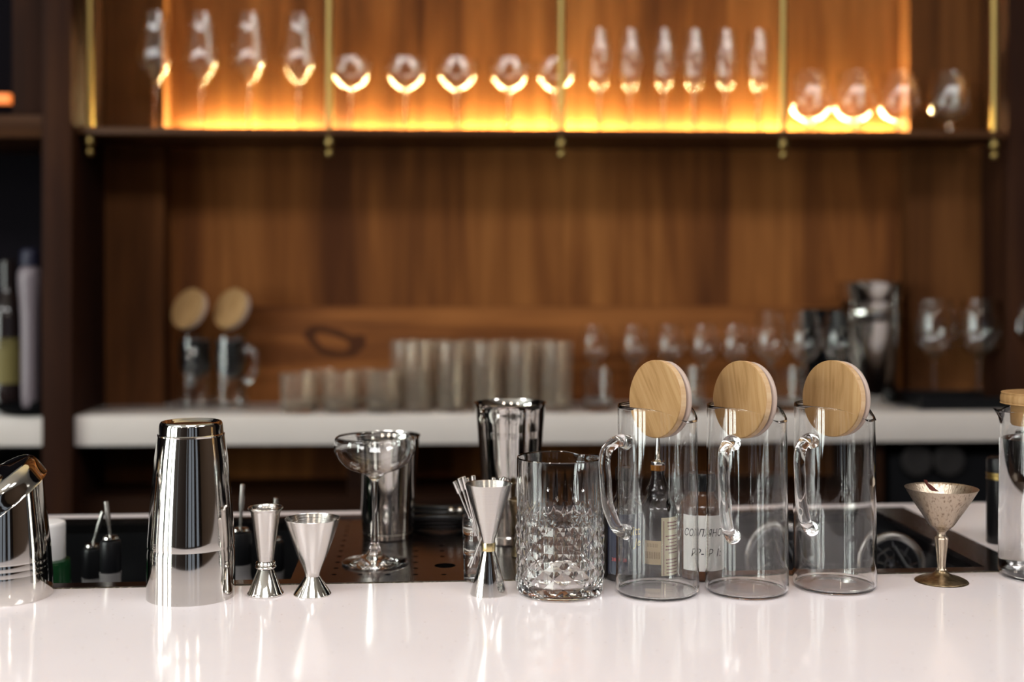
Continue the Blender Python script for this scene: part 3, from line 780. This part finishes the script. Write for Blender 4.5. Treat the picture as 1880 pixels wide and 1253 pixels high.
# slim jigger
d = dz(1092, CZ); p = P(487.5, d, CZ)
t = thing('slim_jigger', 'slim double steel jigger with rolled rims beside the shaker stack', 'jigger', p)
ring = [(14, 1044), (18, 1043), (19.5, 1040.5), (18, 1038), (16.5, 1037.3), (18, 1036), (18.5, 1034), (17, 1031.5), (14, 1031)]
obj('measuring_cup', lathe(lp(d, 1092, [(28, 1091), (30, 1092), (32.6, 1091.5), (33.5, 1089), (32, 1086.5), (30.5, 1085), (14, 1044)]), 64), M['steel'], t)
obj('waist_ring', lathe(lp(d, 1092, ring), 64), M['steel'], t)
obj('measuring_cup', lathe(lp(d, 1092, [(14, 1031), (27, 940), (28.5, 937), (31, 936), (32.2, 933.5), (31.3, 931), (29.5, 930.6), (28, 932), (26, 940), (12, 1025), (0, 1026)]), 64), M['steel_satin'], t)
# conical jigger
d = dz(1092, CZ); p = P(573.5, d, CZ)
t = thing('conical_jigger', 'wide-mouthed conical steel jigger left of the coupe', 'jigger', p)
obj('measuring_cup', lathe(lp(d, 1092, [(32, 1091.5), (34.2, 1092), (34.6, 1090), (31, 1084), (22, 1071), (13.5, 1058)]), 72), M['steel'], t)
o_ = crv([(13.5, 1058), (14.5, 1050), (19, 1038), (27, 1020), (36, 996), (43, 976), (50.5, 952.5)], 5)
obj('measuring_cup', lathe(lp(d, 1092, o_ + [(50.0, 951.8), (49.6, 952.6)] + [(r - 1.3, y) for r, y in o_[::-1] if r > 18] + [(0, 1040)]), 72), M['steel_satin'], t)
# double jigger with brass ring
d = dz(1091, CZ); p = P(897, d, CZ)
t = thing('double_jigger', 'hourglass steel jigger with brass waist ring', 'jigger', p)
obj('measuring_cup', lathe(lp(d, 1091, [(31, 1090.6), (33.6, 1091), (34, 1089), (12, 1011)]), 72), M['steel'], t)
obj('waist_ring', lathe(lp(d, 1091, [(11, 1011.5), (12.6, 1011.3), (13, 1010), (13, 998), (12.6, 996.6), (11, 996.4)]), 48), M['brass_ring'], t)
obj('measuring_cup', lathe(lp(d, 1091, [(11.5, 997), (12.2, 990), (43.3, 889), (43.4, 888), (42.2, 888.4), (11, 985), (0, 986)]), 72), M['steel_satin'], t)
# coupe on the drain plate
d = dz(1034, SINKZ); p = P(688, d, SINKZ); s = d / FPX
t = thing('coupe_glass', 'large clear coupe glass standing on the drain plate', 'coupe glass', p)
yb = 1034; foot = [(0, yb), (56, yb), (59, 1033.3), (60, 1032), (59, 1030.4)]
o_ = lp(d, yb, foot + crv([(59, 1030.4), (38, 1027), (19, 1020), (13, 1013.5), (11.5, 1008), (7, 998), (5.5, 985)], 5)[1:])
st = lp(d, yb, [(5.5, 985), (4.6, 950), (4.6, 905), (6, 884)])
bw = lp(d, yb, crv([(6, 884), (12, 876), (24, 868.5), (45, 861), (62, 848), (73, 830), (74.5, 818), (73, 806), (69.5, 801.5)], 7))
obj('foot', lathe(o_, 96), M['glass'], t); obj('stem', lathe(st, 48), M['glass'], t)
inn = [(r - .0013, z) for r, z in bw if r > 22 * s][::-1]
obj('bowl', lathe(bw + [(bw[-1][0] - .0006, bw[-1][1] + .0004)] + inn + lp(d, yb, [(12, 869), (0, 871)]), 96), M['glass'], t)

# two tins behind
def open_tin(name, lab, px, ybase, rt, rb, ytop, bell=True):
    d = dz(ybase, SINKZ); p = P(px, d, SINKZ)
    t = thing(name, lab, 'shaker tin', p)
    h = ybase - ytop; k = lambda f_: rb + (rt * .94 - rb) * f_
    base = [(0, ybase), (rb - 2, ybase), (rb, ybase - 1.5), (k(.06), ybase - h * .055), (k(.06) - .8, ybase - h * .06), (k(.075), ybase - h * .066)]
    body = base + [(k(.3), ybase - h * .3), (k(.6), ybase - h * .6), (k(.88) + .5, ybase - h * .86)] + [(rt * .955, ybase - h * .93), (rt * .95, ybase - h * .965), (rt * .985, ytop + 1.5), (rt, ytop + .6), (rt * .99, ytop), (rt * .93, ytop + h * .04), (k(.9) - 1, ytop + h * .2), (rb - 2, ybase - h * .04), (0, ybase - h * .04)]
    nb = 6
    obj('base_band', lathe(lp(d, ybase, body[:nb]), 80), M['steel'], t)
    obj('body', lathe(lp(d, ybase, body[nb - 1:]), 80), M['steel'], t)
    return t
open_tin('shaker_tin', 'open steel shaker tin standing behind the large coupe', 712, 986, 60, 46, 799)
open_tin('shaker_tin', 'tallest open steel tin behind the hourglass jigger', 937, 994, 67, 46, 739)
# small dark bronze cup behind the mixing glass
d = 1.52; p = P(956, d, SINKZ)
t = thing('bronze_jigger', 'small dark bronze jigger partly behind the mixing glass', 'jigger', p)
obj('measuring_cup', lathe(lp(d, 1023, [(9, 985), (12, 975), (22, 925), (23, 919), (21, 918), (10, 978), (0, 980)]), 48), M['tarnish_foot'], t)
obj('measuring_cup', lathe(lp(d, 1023, [(16, 1023), (18, 1022), (9, 985)]), 48), M['tarnish_foot'], t)

# small glass with metal picks
d = dz(1066, CZ); p = P(878, d, CZ + .001); s = d / FPX
t = thing('shot_glass', 'small ringed shot glass holding metal picks behind the hourglass jigger', 'glass', p)
o_ = [(0, 1066), (24, 1066), (26.5, 1064), (27.5, 1030), (28, 1019), (27, 1017), (28.3, 1015), (29, 983), (28, 981), (29.3, 979), (30, 950), (29.5, 948.5)]
obj('body', lathe(lp(d, 1066, o_ + [(28.4, 948.7), (27.5, 980), (26, 1030), (24, 1052), (0, 1055)]), 48), M['glass'], t)
tops = [(834, 884, 'leftmost'), (843, 878, 'second from left'), (850.5, 875, 'third from left'), (857, 878, 'fourth from left'), (868.5, 873, 'fifth from left'),
        (907, 877, 'fifth from right'), (921, 878, 'fourth from right'), (927, 877, 'third from right'), (932, 880, 'second from right'), (938, 886, 'rightmost')]
r0 = .019 * .5
for i, (px, py, n) in enumerate(tops):
    a = (i / len(tops)) * 2 * PI
    side = (px - 886) / 52.0
    dd = d + .014 * math.sin(2.3 * i + 1)
    top = P(px, dd, zpx(py, dd)); bot = Vector((p.x - .006 * side + RT.x * side * -.006, p.y + .010 * math.cos(2.3 * i), p.z + .014))
    L_ = (top - bot).length; t = thing('cocktail_pick', 'metal cocktail pick with cylinder end in the shot glass, %s of ten' % n, 'cocktail pick', bot, 0, 'picks in the shot glass')
    t.rotation_mode = 'QUATERNION'; t.rotation_quaternion = Vector((0, 0, 1)).rotation_difference(top - bot); t.rotation_mode = 'XYZ'
    obj('shaft', lathe([(0, 0), (.0012, .002), (.0012, L_ - .006), (0, L_ - .006)], 12), M['pick_steel'], t)
    obj('end_cap', lathe([(0, L_ - .0145), (.0026, L_ - .0145), (.0028, L_ - .014), (.0028, L_ - .0006), (.0022, L_), (0, L_)], 16), M['pick_steel'], t)

# ------------------------------------------------------------------ mixing glass with diamond relief
d = dz(1088, CZ); p = P(1028, d, CZ + .0004); s = d / FPX
R = 80.5 * s; H = (1088 - 839) * s
t = thing('mixing_glass', 'heavy clear mixing glass with diamond-cut relief and pour lip', 'mixing glass', p)
def mixing_body():
    n = 14; hz_ = 15.5 * s; z0 = 9 * s; rows = 9; F_ = 4
    vs, fs = [], []
    spa = 0.95                                        # lip direction (towards the back right)
    def ring(r, z, warp=False):
        b = len(vs); nn = n * 2 * F_
        for j in range(nn):
            a = 2 * PI * j / nn; rr, zz = r, z
            if warp:
                k_ = max(0, (z - H * .86) / (H * .14)) ** 2; da = (a - spa + PI) % (2 * PI) - PI
                rr = r * (1 + .10 * k_ * math.exp(-(da / .2) ** 2)); zz = z - .004 * k_ * math.exp(-(da / .3) ** 2)
            vs.append((rr * math.cos(a), rr * math.sin(a), zz))
        return list(range(b, b + nn))
    def band(A_, B_):
        if len(A_) == len(B_):
            q = len(A_)
            for j in range(q): fs.append([A_[j], A_[(j + 1) % q], B_[(j + 1) % q], B_[j]])
        elif len(A_) > len(B_):
            for j in range(len(B_)):
                fs.append([A_[(j * F_ + i) % len(A_)] for i in range(F_ + 1)] + [B_[(j + 1) % len(B_)], B_[j]])
        else:
            for j in range(len(A_)):
                fs.append([A_[j], A_[(j + 1) % len(A_)]] + [B_[(j * F_ + i) % len(B_)] for i in range(F_, -1, -1)])
    c0 = len(vs); vs.append((0, 0, .001))
    r_a = ring(R * .86, 0)
    for j in range(len(r_a)): fs.append([c0, r_a[(j + 1) % len(r_a)], r_a[j]])
    r_b = ring(R * .955, .0015); band(r_a, r_b)
    r_c = ring(R * .975, z0 * .75); band(r_b, r_c)
    m = n * 2
    lat = [[None] * m for _ in range(rows + 1)]
    for i in range(rows + 1):
        for j in range(m):
            a = 2 * PI * j / m
            if i in (0, rows) or (i + j) % 2 == 0: r = R * .976
            else: r = R * (.976 + .046 * (1.0 if i < 8 else .5))
            lat[i][j] = len(vs); vs.append((r * math.cos(a), r * math.sin(a), z0 + i * hz_))
    band(r_c, lat[0])
    for i in range(rows):
        for j in range(m):
            k_ = (j + 1) % m
            a_, b_, c_, d_ = lat[i][j], lat[i][k_], lat[i + 1][k_], lat[i + 1][j]
            # each square is split between its two valley corners
            if (i + j) % 2 == 0: fs += [[a_, b_, c_], [a_, c_, d_]]
            else: fs += [[a_, b_, d_], [b_, c_, d_]]
    zt_ = z0 + rows * hz_
    prev = lat[rows]
    for z in (zt_ + .004, H * .86, H * .93, H * .97, H - .0012):
        r_ = ring(R * .985, z, True); band(prev, r_); prev = r_
    for r, z in ((R * .979, H - .0002), (R * .968, H), (R * .957, H - .0004), (R * .950, H - .0016), (R * .947, H * .97), (R * .947, H * .93), (R * .945, H * .86), (R * .935, H * .5), (R * .925, .018), (R * .89, .0135)):
        r_ = ring(r, z, True); band(prev, r_); prev = r_
    c1 = len(vs); vs.append((0, 0, .0125))
    for j in range(len(prev)): fs.append([prev[j], prev[(j + 1) % len(prev)], c1])
    me = bpy.data.meshes.new('mixing'); me.from_pydata(vs, [], fs); me.update()
    finish(me, 9)
    return me
obj('body', mixing_body(), M['glass'], t)
# small diamonds scattered above the relief
def stud_mesh(n):
    vs, fs = [], []
    for (a, z, w_) in n:
        b = len(vs)
        for da, dz_ in ((-w_, 0), (0, -w_ * 1.35), (w_, 0), (0, w_ * 1.35)):
            aa = a + da / R; vs.append((R * .984 * math.cos(aa), R * .984 * math.sin(aa), z + dz_))
        vs.append((R * 1.012 * math.cos(a), R * 1.012 * math.sin(a), z))
        fs += [[b, b + 1, b + 4], [b + 1, b + 2, b + 4], [b + 2, b + 3, b + 4], [b + 3, b, b + 4]]
    me = bpy.data.meshes.new('studs'); me.from_pydata(vs, [], fs); me.update(); return me
st_ = []
for r_ in range(3):
    for j in range(14):
        if r_ == 2 and j % 2: continue
        st_.append((2 * PI * (j + .5 * (r_ % 2)) / 14, (1088 - (948, 929, 912)[r_]) * s + R * 0, (5.2, 4.4, 3.2)[r_] * s))
so = obj('diamond_studs', stud_mesh(st_), M['glass'], t)

# ------------------------------------------------------------------ three pitchers with bamboo lids
PN = ['first', 'middle', 'last']
specs = [(1207, 1088, 745, 76.5, 73, -PI / 2 - 1.0, -.15), (1371, 1085.5, 745, 76, 72.5, -PI / 2 - .56, -.22), (1532, 1077, 743, 75.5, 72.5, -PI / 2 - .85, -.2)]
lids = [(1212, 736, 1.0, -.06, -.12, 'with slanting grain, in the pitcher next to the mixing glass'), (1367, 737, 1.04, -.08, -.05, 'with slightly slanting grain, in the middle tall pitcher'), (1535, 735, 1.02, -.05, 0, 'with upright grain, in the tall pitcher nearest the goblet')]
wh = ['tall handled glass pitcher next to the mixing glass', 'tall handled glass pitcher, middle of the three with lids', 'tall handled glass pitcher nearest the antique goblet']
for i, (px, yb, yt, rb, rt, ha, spa) in enumerate(specs):
    d = dz(yb, CZ); p = P(px, d, CZ + .0004); s = d / FPX
    pitcher('tall_pitcher', wh[i], 'pitcher', p, rb * s, rt * s, (yb - yt) * s, -PI / 2 + .98, ha, group='tall pitchers on the bar',
            hz=(.815, .345) if i != 1 else (.82, .33), hout=(.030, .028, .024)[i], t_=.0016)
    lx, ly, yaw, tilt, roll, txt = lids[i]
    l_ = lid('round bamboo lid ' + txt, P(lx, d, zpx(ly - 3, d)), -yaw, tilt, 0, R=.0415, group='bamboo lids on the front pitchers', marks=(i != 1))
    # turn the grain by rotating the disc round its axis
    for ch in l_.children:
        if ch.name.startswith(('disc', 'burned')): ch.rotation_euler = (0, roll * 5, 0)

# ------------------------------------------------------------------ antique goblet
d = dz(1068, CZ); p = P(1728.5, d, CZ); s = d / FPX; yb = 1068
t = thing('antique_goblet', 'tarnished bronze-silver martini goblet at the right', 'goblet', p)
ft = crv([(0, yb), (44, yb), (46.5, yb - 1), (45.5, yb - 3), (34, yb - 8), (20, yb - 12), (12, yb - 17), (9.5, yb - 22)], 4)
obj('foot', lathe(lp(d, yb, [(0, yb)] + ft[4:]), 72), M['tarnish_foot'], t)
def stem_fn(p_, r, a, z): 
    k_ = 1 + .06 * math.cos(8 * a); return (p_[0] * k_, p_[1] * k_, z)
obj('stem', lathe(lp(d, yb, [(9.5, yb - 22), (7.2, yb - 25), (7.0, yb - 28), (11.8, yb - 76), (12.2, yb - 79), (11, yb - 81), (8.5, yb - 83)]), 64, fn=stem_fn), M['tarnish'], t)
obj('knop', lathe(lp(d, yb, crv([(8.5, yb - 83), (7.5, yb - 87), (8.5, yb - 91), (11, yb - 94)], 3)), 48), M['tarnish'], t)
bwl = crv([(11, 974), (14, 971), (22, 964), (32, 949), (48, 925), (65, 897)], 5)
obj('bowl', lathe(lp(d, yb, bwl + [(65.5, 896.3), (64.6, 896.4)] + [(r - 1.6, y) for r, y in bwl[::-1] if r > 16] + [(0, 965)]), 96), M['tarnish'], t)
pm = bmesh.new(); 
gv = [[pm.verts.new((x * .009, y * .006 * (1 - .35 * abs(x)), .0022 * math.sin(3 * x + y) + .002 * x * x)) for y in (-1, -.4, .3, 1)] for x in (-1.2, -.7, -.1, .5, 1.1)]
for i in range(4):
    for j in range(3): pm.faces.new((gv[i][j], gv[i + 1][j], gv[i + 1][j + 1], gv[i][j + 1]))
me = bpy.data.meshes.new('petal'); pm.to_mesh(me); pm.free(); finish(me, None)
q = P(1708, d - .012, zpx(895, d - .012))
pt = tag(obj('dried_petal', me, M['petal'], None, q, (.5, .62, .3)), 'dark red dried petal lying in the rim of the goblet', 'petal')
sm = pt.modifiers.new('thick', 'SOLIDIFY'); sm.thickness = .0008
sm = pt.modifiers.new('sub', 'SUBSURF'); sm.levels = 1; sm.render_levels = 2

# ------------------------------------------------------------------ water pitcher at the right edge
d = dz(1058, CZ); p = P(1913, d, CZ + .0004); s = d / FPX; hh = (1058 - 752) * s
wp = pitcher('water_pitcher', 'glass pitcher of sparkling water with bamboo lid at the right edge', 'pitcher', p, 76 * s, 73 * s, hh, PI * .93, .3, t_=.0024, fl_=.17, dip=.004)
rw = 76 * s - .0024 + .0002
lv = (1058 - 806) * s
obj('water', lathe([(0, .0034), (rw * .88, .0027), (rw, .0085), (rw - 2.4 * s, lv - .001), (rw - 2.4 * s, lv), (0, lv)], 72), M['water'], wp)
rnd = random.Random(5); bm = bmesh.new()
for k_ in range(70):
    a = rnd.uniform(-PI, 0) - .1; rr = rw * .94; z = lv - abs(rnd.gauss(0, .022)) - .001 if k_ < 45 else rnd.uniform(.05, lv)
    bmesh.ops.create_icosphere(bm, subdivisions=1, radius=rnd.uniform(.0005, .0011), matrix=Matrix.Translation((rr * math.cos(a), rr * math.sin(a), z)))
me = bpy.data.meshes.new('bubbles'); bm.to_mesh(me); bm.free(); finish(me, None)
tag(obj('bubbles', me, M['bubble'], wp), kind='stuff')
t = thing('pitcher_lid', 'bamboo lid closing the water pitcher at the right edge', 'lid', (p.x, p.y, CZ + hh))
obj('disc', lathe(crv([(0, .006), (66 * s, .006), (71 * s, .008), (72 * s, .012), (70 * s, .017), (64 * s, .0195), (0, .02)], 4), 72), M['bamboo'], t)
obj('plug', lathe([(0, -.018), (52 * s, -.018), (54 * s, -.016), (54 * s, .0065)], 64), M['mark_burn'], t)
# black pepper mill / canister and green-labelled bottle behind
d = 1.56; yb = 997; p = P(1836, dz(yb, CZ), CZ); d = dz(yb, CZ)
t = thing('black_canister', 'black cylindrical canister with thin gold rings behind the water pitcher', 'canister', p)
obj('body', lathe(lp(d, yb, [(0, yb), (23, yb), (24, yb - 2), (24, 880)]), 48), M['black_plastic'], t)
obj('gold_ring', lathe(lp(d, yb, [(24, 880), (24.8, 879), (24.8, 876), (24, 875), (24, 872), (24.8, 871), (24.8, 868), (24, 867)]), 48), M['brass'], t)
obj('lid', lathe(lp(d, yb, [(24, 867), (24, 846), (22, 841), (18, 839), (0, 838)]), 48), M['black_plastic'], t)
p = P(1866, 1.60, CZ)
t = thing('green_label_bottle', 'dark bottle with green and white barcode label behind the water pitcher', 'bottle', p)
obj('body', lathe(crv([(0, 0), (.018, 0), (.02, .003), (.02, .06), (.019, .085), (.011, .10), (.0085, .125), (.0085, .14), (0, .141)], 4), 40), M['dark_glass'], t)
obj('label', patch(.0202, -PI / 2 + .3, .034, .010, .056), M['green_glass'], t)
bl = obj('barcode_panel', patch(.0206, -PI / 2 + .3, .024, .013, .050), M['white_label'], t)
bars = [[(x, -.014), (x, .014)] for x in [-.005 + .0011 * k_ for k_ in range(10)]]
obj('barcode', wrap(lines_mesh([[(-.005, y), (.004, y)] for y in [-.014 + .0026 * k_ for k_ in range(11)]], .0009), .0209, -PI / 2 + .3, .0315), M['black_ink'], t)

# ------------------------------------------------------------------ bottles behind the pitchers
def bottle(name, lab, px, yb, prof, mat, z=CZ - .006 + .007):
    d = dz(yb, z); p = P(px, d, z)
    t = thing(name, lab, 'bottle', p)
    obj('body', lathe(lp(d, yb, prof), 56), M[mat], t)
    return t, d, d / FPX
FA = -PI / 2
t, d, s = bottle('bitters_bottle', 'navy-labelled bitters bottle with gold lettering behind the first tall pitcher', 1144, 1061,
    [(0, 1061), (33, 1061), (36, 1058), (36.5, 1040), (36.5, 945)] + crv([(36.5, 945), (34, 930), (18, 915), (13, 905), (12.5, 880)], 4)[1:] + [(0, 880)], 'dark_glass')
obj('cap', lathe(lp(d, 1061, [(0, 882), (14, 882), (14.5, 880), (14, 860), (12.5, 858), (0, 858)]), 32), M['black_plastic'], t)
Rb = 36.5 * s; zc = (1061 - 993) * s
obj('label', patch(Rb, FA, 62 * s * 1.15, (1061 - 1048) * s, (1061 - 938) * s), M['navy_label'], t)
fr = lines_mesh([[(-30 * s, -50 * s), (-30 * s, 46 * s), (-25 * s, 51 * s), (26 * s, 51 * s), (31 * s, 46 * s), (31 * s, -50 * s), (26 * s, -54 * s), (-26 * s, -54 * s), (-30 * s, -50 * s)],
                 [(3 * s, -50 * s), (3 * s, -30 * s), (8 * s, -24 * s), (29 * s, -24 * s)], [(-30 * s, -20 * s), (-2 * s, -20 * s)], [(-30 * s, -36 * s), (0, -36 * s)]], .0005)
obj('label_frame', wrap(fr, Rb, FA, zc), M['grey_ink'], t)
tm = text_mesh('Bitt', 24 * s, 0, 0); tm.transform(Matrix.Scale(.8, 4, (1, 0, 0)))
obj('lettering', wrap(tm, Rb, FA + 14 * s / Rb, zc + 24 * s, .0005), M['gold_ink'], t)
tm = text_mesh('Je', 20 * s, 0, .2); obj('lettering', wrap(tm, Rb, FA + 22 * s / Rb, zc + 3 * s, .0005), M['gold_ink'], t)
tm = text_mesh('38', 9 * s, 0, 0); obj('numerals', wrap(tm, Rb, FA - 22 * s / Rb, zc - 28 * s, .0005), M['red_ink'], t)
tm = text_mesh('28', 9 * s, 0, 0); obj('numerals', wrap(tm, Rb, FA - 5 * s / Rb, zc - 28 * s, .0005), M['red_ink'], t)

t, d, s = bottle('pourer_bottle', 'dark brown bottle with steel pourer and cream label behind the first tall pitcher', 1208, 1056,
    [(0, 1056), (35, 1056), (37.5, 1053), (38, 1040), (38, 945)] + crv([(38, 945), (35, 930), (24, 915), (20, 905), (22, 898), (17, 888), (13, 875), (13, 862)], 4)[1:] + [(0, 862)], 'dark_glass')
obj('neck_band', lathe(lp(d, 1056, [(13, 864), (14.5, 863), (14.5, 854), (13, 853), (0, 853)]), 32), M['amber_liquid'], t)
po = obj('pourer', lathe(lp(d, 1056, [(13, 853), (13.5, 851), (13, 847), (8, 845), (6, 842), (3.2, 800), (2.6, 800), (2.2, 806), (0, 806)]), 32), M['steel'], t)
Rb = 38 * s
obj('cream_label', patch(Rb, FA + .60, 45 * s, (1056 - 1050) * s, (1056 - 944) * s), M['cream_label'], t)
rnd = random.Random(11); sg = []
for k_ in range(16):
    y = (46 - k_ * 6.1) * s; x = -14 * s + rnd.uniform(0, 8) * s
    if k_ in (3, 10): continue
    while x < 15 * s:
        w_ = rnd.uniform(1.5, 4) * s; sg.append([(x, y), (min(x + w_, 16 * s), y)]); x += w_ + 1.6 * s
obj('print', wrap(lines_mesh(sg, .0011), Rb, FA + .60, (1056 - 999) * s, .0005), M['maroon_ink'], t)
fr = lines_mesh([[(-18 * s, -49 * s), (-18 * s, 49 * s), (19 * s, 49 * s), (19 * s, -49 * s), (-18 * s, -49 * s)]], .0007)
obj('print_border', wrap(fr, Rb, FA + .60, (1056 - 999) * s, .0005), M['maroon_ink'], t)
obj('barcode_sticker', patch(Rb, FA - .44, 33 * s, (1056 - 1029) * s, (1056 - 986) * s), M['tan_label'], t)
sg = [[(x * s, -9 * s), (x * s, 3 * s)] for x in (-14, -12, -9.5, -8, -5, -3, -1, 1.5, 4, 5.5, 8, 10, 12.5, 14)] + [[(x * s, 12 * s), (x * s, 18 * s)] for x in (-9, -6, -3, 0, 3, 6, 9)]
obj('barcode', wrap(lines_mesh(sg, .0005), Rb, FA - .44, (1056 - 1009) * s, .0005), M['mark_burn'], t)

t, d, s = bottle('saline_bottle', 'amber bottle with handwritten white label between the first two tall pitchers', 1289, 1060,
    [(0, 1060), (36, 1060), (38.5, 1057), (39, 1040), (39, 938)] + crv([(39, 938), (37, 926), (26, 914), (19, 907), (18, 898)], 4)[1:] + [(0, 898)], 'amber_glass')
obj('cap', lathe(lp(d, 1060, [(0, 900), (20, 900), (20.5, 897), (20, 872), (18, 868), (0, 868)]), 32), M['black_plastic'], t)
Rb = 39 * s
obj('label', patch(Rb, FA, 86 * s, (1060 - 1041) * s, (1060 - 940) * s), M['white_label'], t)
tm = text_mesh('СОЛЯНОЙ', 19 * s, 0, .25); tm.transform(Matrix.Scale(.85, 4, (1, 0, 0)))
obj('handwriting', wrap(tm, Rb, FA + .02, (1060 - 972) * s, .0005), M['black_ink'], t)
tm = text_mesh('Р-Р 1:', 20 * s, 0, .25)
obj('handwriting', wrap(tm, Rb, FA + .06, (1060 - 1008) * s, .0005), M['black_ink'], t)

# ------------------------------------------------------------------ pour-spout bottles and jar in the left well
WZ = CZ - .206
def well_bottle(lab, px, ycap, capw, ytip, d, lean=0):
    z = zpx(ycap, d); s = d / FPX; p = P(px, d, WZ)
    t = thing('well_bottle', lab, 'bottle', p, 0, 'pourer bottles in the well')
    h = z - WZ; rc = capw * s
    obj('body', lathe([(0, .001), (.030, .001), (.032, .004), (.032, h - .11)] + crv([(.032, h - .11), (.028, h - .085), (.014, h - .06), (.0135, h - .040)], 4)[1:] + [(0, h - .040)], 40), M['clear_body'], t)
    cp = obj('pourer_cap', lathe([(0, h - .041), (rc * .95, h - .041), (rc, h - .039), (rc, h - .006), (rc * .92, h - .002), (rc * .5, h), (0, h)], 32), M['black_plastic'], t)
    L_ = (ycap - ytip) * s
    obj('pourer_ring', lathe([(rc * .5, h - .0005), (rc * .75, h + .0005), (rc * .7, h + .003), (rc * .3, h + .004), (0, h + .004)], 24), M['steel'], t)
    obj('spout', tube([(0, 0, h + .002), (lean * L_ * .35, 0, h + L_ * .35), (lean * L_ * .6, 0, h + L_ * .6), (lean * L_, 0, h + L_)], [.0018, .002, .0034, .0028], 12), M['steel_satin'], t)
well_bottle('black-capped bottle with upright steel spout in the well, nearest the shaker stack left side', 203, 990, 19, 921, 1.53, -.12)
well_bottle('black-capped bottle with steel spout in the well, behind its neighbour by the white-lidded jar', 170, 1004, 18, 940, 1.62, .3)
well_bottle('black-capped bottle with steel spout in the well between shaker stack and slim jigger', 441, 975, 21, 890, 1.56, .05)
well_bottle('black-capped bottle with steel spout in the well behind the slim jigger', 503, 992, 18, 915, 1.62, .05)
d = 1.55; p = P(88, d, WZ); s = d / FPX; h = zpx(1027, d) - WZ
t = thing('lidded_jar', 'green jar with large white lid beside the left tin', 'jar', p)
obj('body', lathe(crv([(0, 0), (.026, 0), (.028, .004), (.028, h * .5), (.027, h - .012), (.022, h), (0, h)], 4), 40), M['green_glass'], t)
obj('lid', lathe([(0, h), (29 * s, h), (31 * s, h + .002), (31 * s, h + 60 * s)] + crv([(31 * s, h + 60 * s), (30.5 * s, h + 66 * s), (26 * s, h + 69 * s), (0, h + 70 * s)], 4)[1:] + [], 48), M['white_plastic'], t)
# coiled black thing with bright fittings
q = P(812, 1.70, SINKZ)
t = thing('bar_strainer_coil', 'flat black coil with shiny metal fittings at the rear of the drain plate', 'coil', q)
for k_ in range(3):
    pts = [((.036 + .006 * k_) * math.cos(a) * 1.15, (.036 + .004 * k_) * math.sin(a), .006 + .006 * k_ + .002 * math.sin(3 * a)) for a in [2 * PI * i / 40 for i in range(40)]]
    obj('coil_loop', tube(pts, .0045, 8, closed=True), M['black_plastic'], t)
for x in (.012, .024):
    b = bmesh.new(); bmesh.ops.create_uvsphere(b, u_segments=16, v_segments=10, radius=.0055, matrix=Matrix.Translation((x, -.030, .026)))
    me = bpy.data.meshes.new('fit'); b.to_mesh(me); b.free(); finish(me, None); obj('fitting', me, M['steel'], t)
# hawthorne strainers leaning in the basin
def hawthorne(lab, px, py, d, w_):
    s_ = d / FPX; R_ = w_ * s_; q = P(px, d, zpx(py, d))
    t = thing('cocktail_strainer', lab, 'strainer', q, BETA, 'cocktail strainers in the basin')
    t.rotation_euler = (math.radians(-12), 0, BETA)
    rim = [(R_ * .80 * math.cos(a), 0, R_ * .80 * math.sin(a)) for a in [2 * PI * i / 48 for i in range(48)]]
    obj('rim', tube(rim, .0018, 8, closed=True), M['basin_steel'], t)
    pts = []
    n = 56 * 8
    for i in range(n + 1):
        a = -0.3 + (PI + .6) * i / n; b = 2 * PI * i / 8
        rr = R_ * .91 + .0048 * math.cos(b); pts.append((rr * math.cos(a), .0048 * math.sin(b), rr * math.sin(a)))
    obj('spring', tube(pts, .0006, 5), M['pick_steel'], t)
    web = []
    rnd = random.Random(2)
    for k_ in range(9):
        a = 2 * PI * k_ / 9; web.append(tube([(0, 0, 0), (R_ * .42 * math.cos(a), 0, R_ * .42 * math.sin(a)), (R_ * .8 * math.cos(a + .15), 0, R_ * .8 * math.sin(a + .15))], .0012, 6))
    for f_ in (.28, .55):
        web.append(tube([(R_ * f_ * math.cos(a), 0, R_ * f_ * math.sin(a)) for a in [2 * PI * (i + .5 * (f_ > .4)) / 9 for i in range(9)]], .0012, 6, closed=True))
    obj('web', join(web), M['basin_steel'], t)
    obj('handle', tube([(0, -.006, R_ * .6), (.012, -.012, 0), (.055, -.03, -R_ * .55), (.075, -.04, -R_ * .8)], [.004, .005, .006, .004], 10), M['black_plastic'], t)
hawthorne('round cocktail strainer with coil spring in the basin, seen through the middle tall pitcher', 1437, 1032, 1.66, 74)
hawthorne('round cocktail strainer with coil spring in the basin beside the goblet', 1640, 1042, 1.62, 62)

for i, (a, b) in enumerate(CEIL_FILL):  # housings of the lamps added overhead for counter light
    t = thing('added_ceiling_lamp', 'flat rectangular ceiling lamp, %s of three' % ('left', 'middle', 'right')[i], 'lamp', (a, b, 3.24), 0, 'ceiling lamps')
    obj('housing', boxes([(-.66, .66, -.46, .46, .0, .06)]), M['white_plastic'], t)
# ------------------------------------------------------------------ added pendant lamps for overhead light (behind the camera)
pl = None
for i, q in enumerate(ADDED_PENDANTS):
    lab = 'round shaded pendant lamp over the guests side, %s of three' % ('left', 'middle', 'right')[i]
    if pl is None:
        pl = thing('added_pendant_lamp', lab, 'lamp', q, 0, 'pendant lamps')
        b = bmesh.new(); bmesh.ops.create_uvsphere(b, u_segments=32, v_segments=20, radius=.10)
        me = bpy.data.meshes.new('globe'); b.to_mesh(me); b.free(); finish(me, None); obj('lamp_globe', me, M['added_lamp_glow'], pl)
        obj('cord', tube([(0, 0, .10), (0, 0, Z1 - q[2])], .004, 8), M['black_matt'], pl)
    else: dup(pl, q, 0, lab)
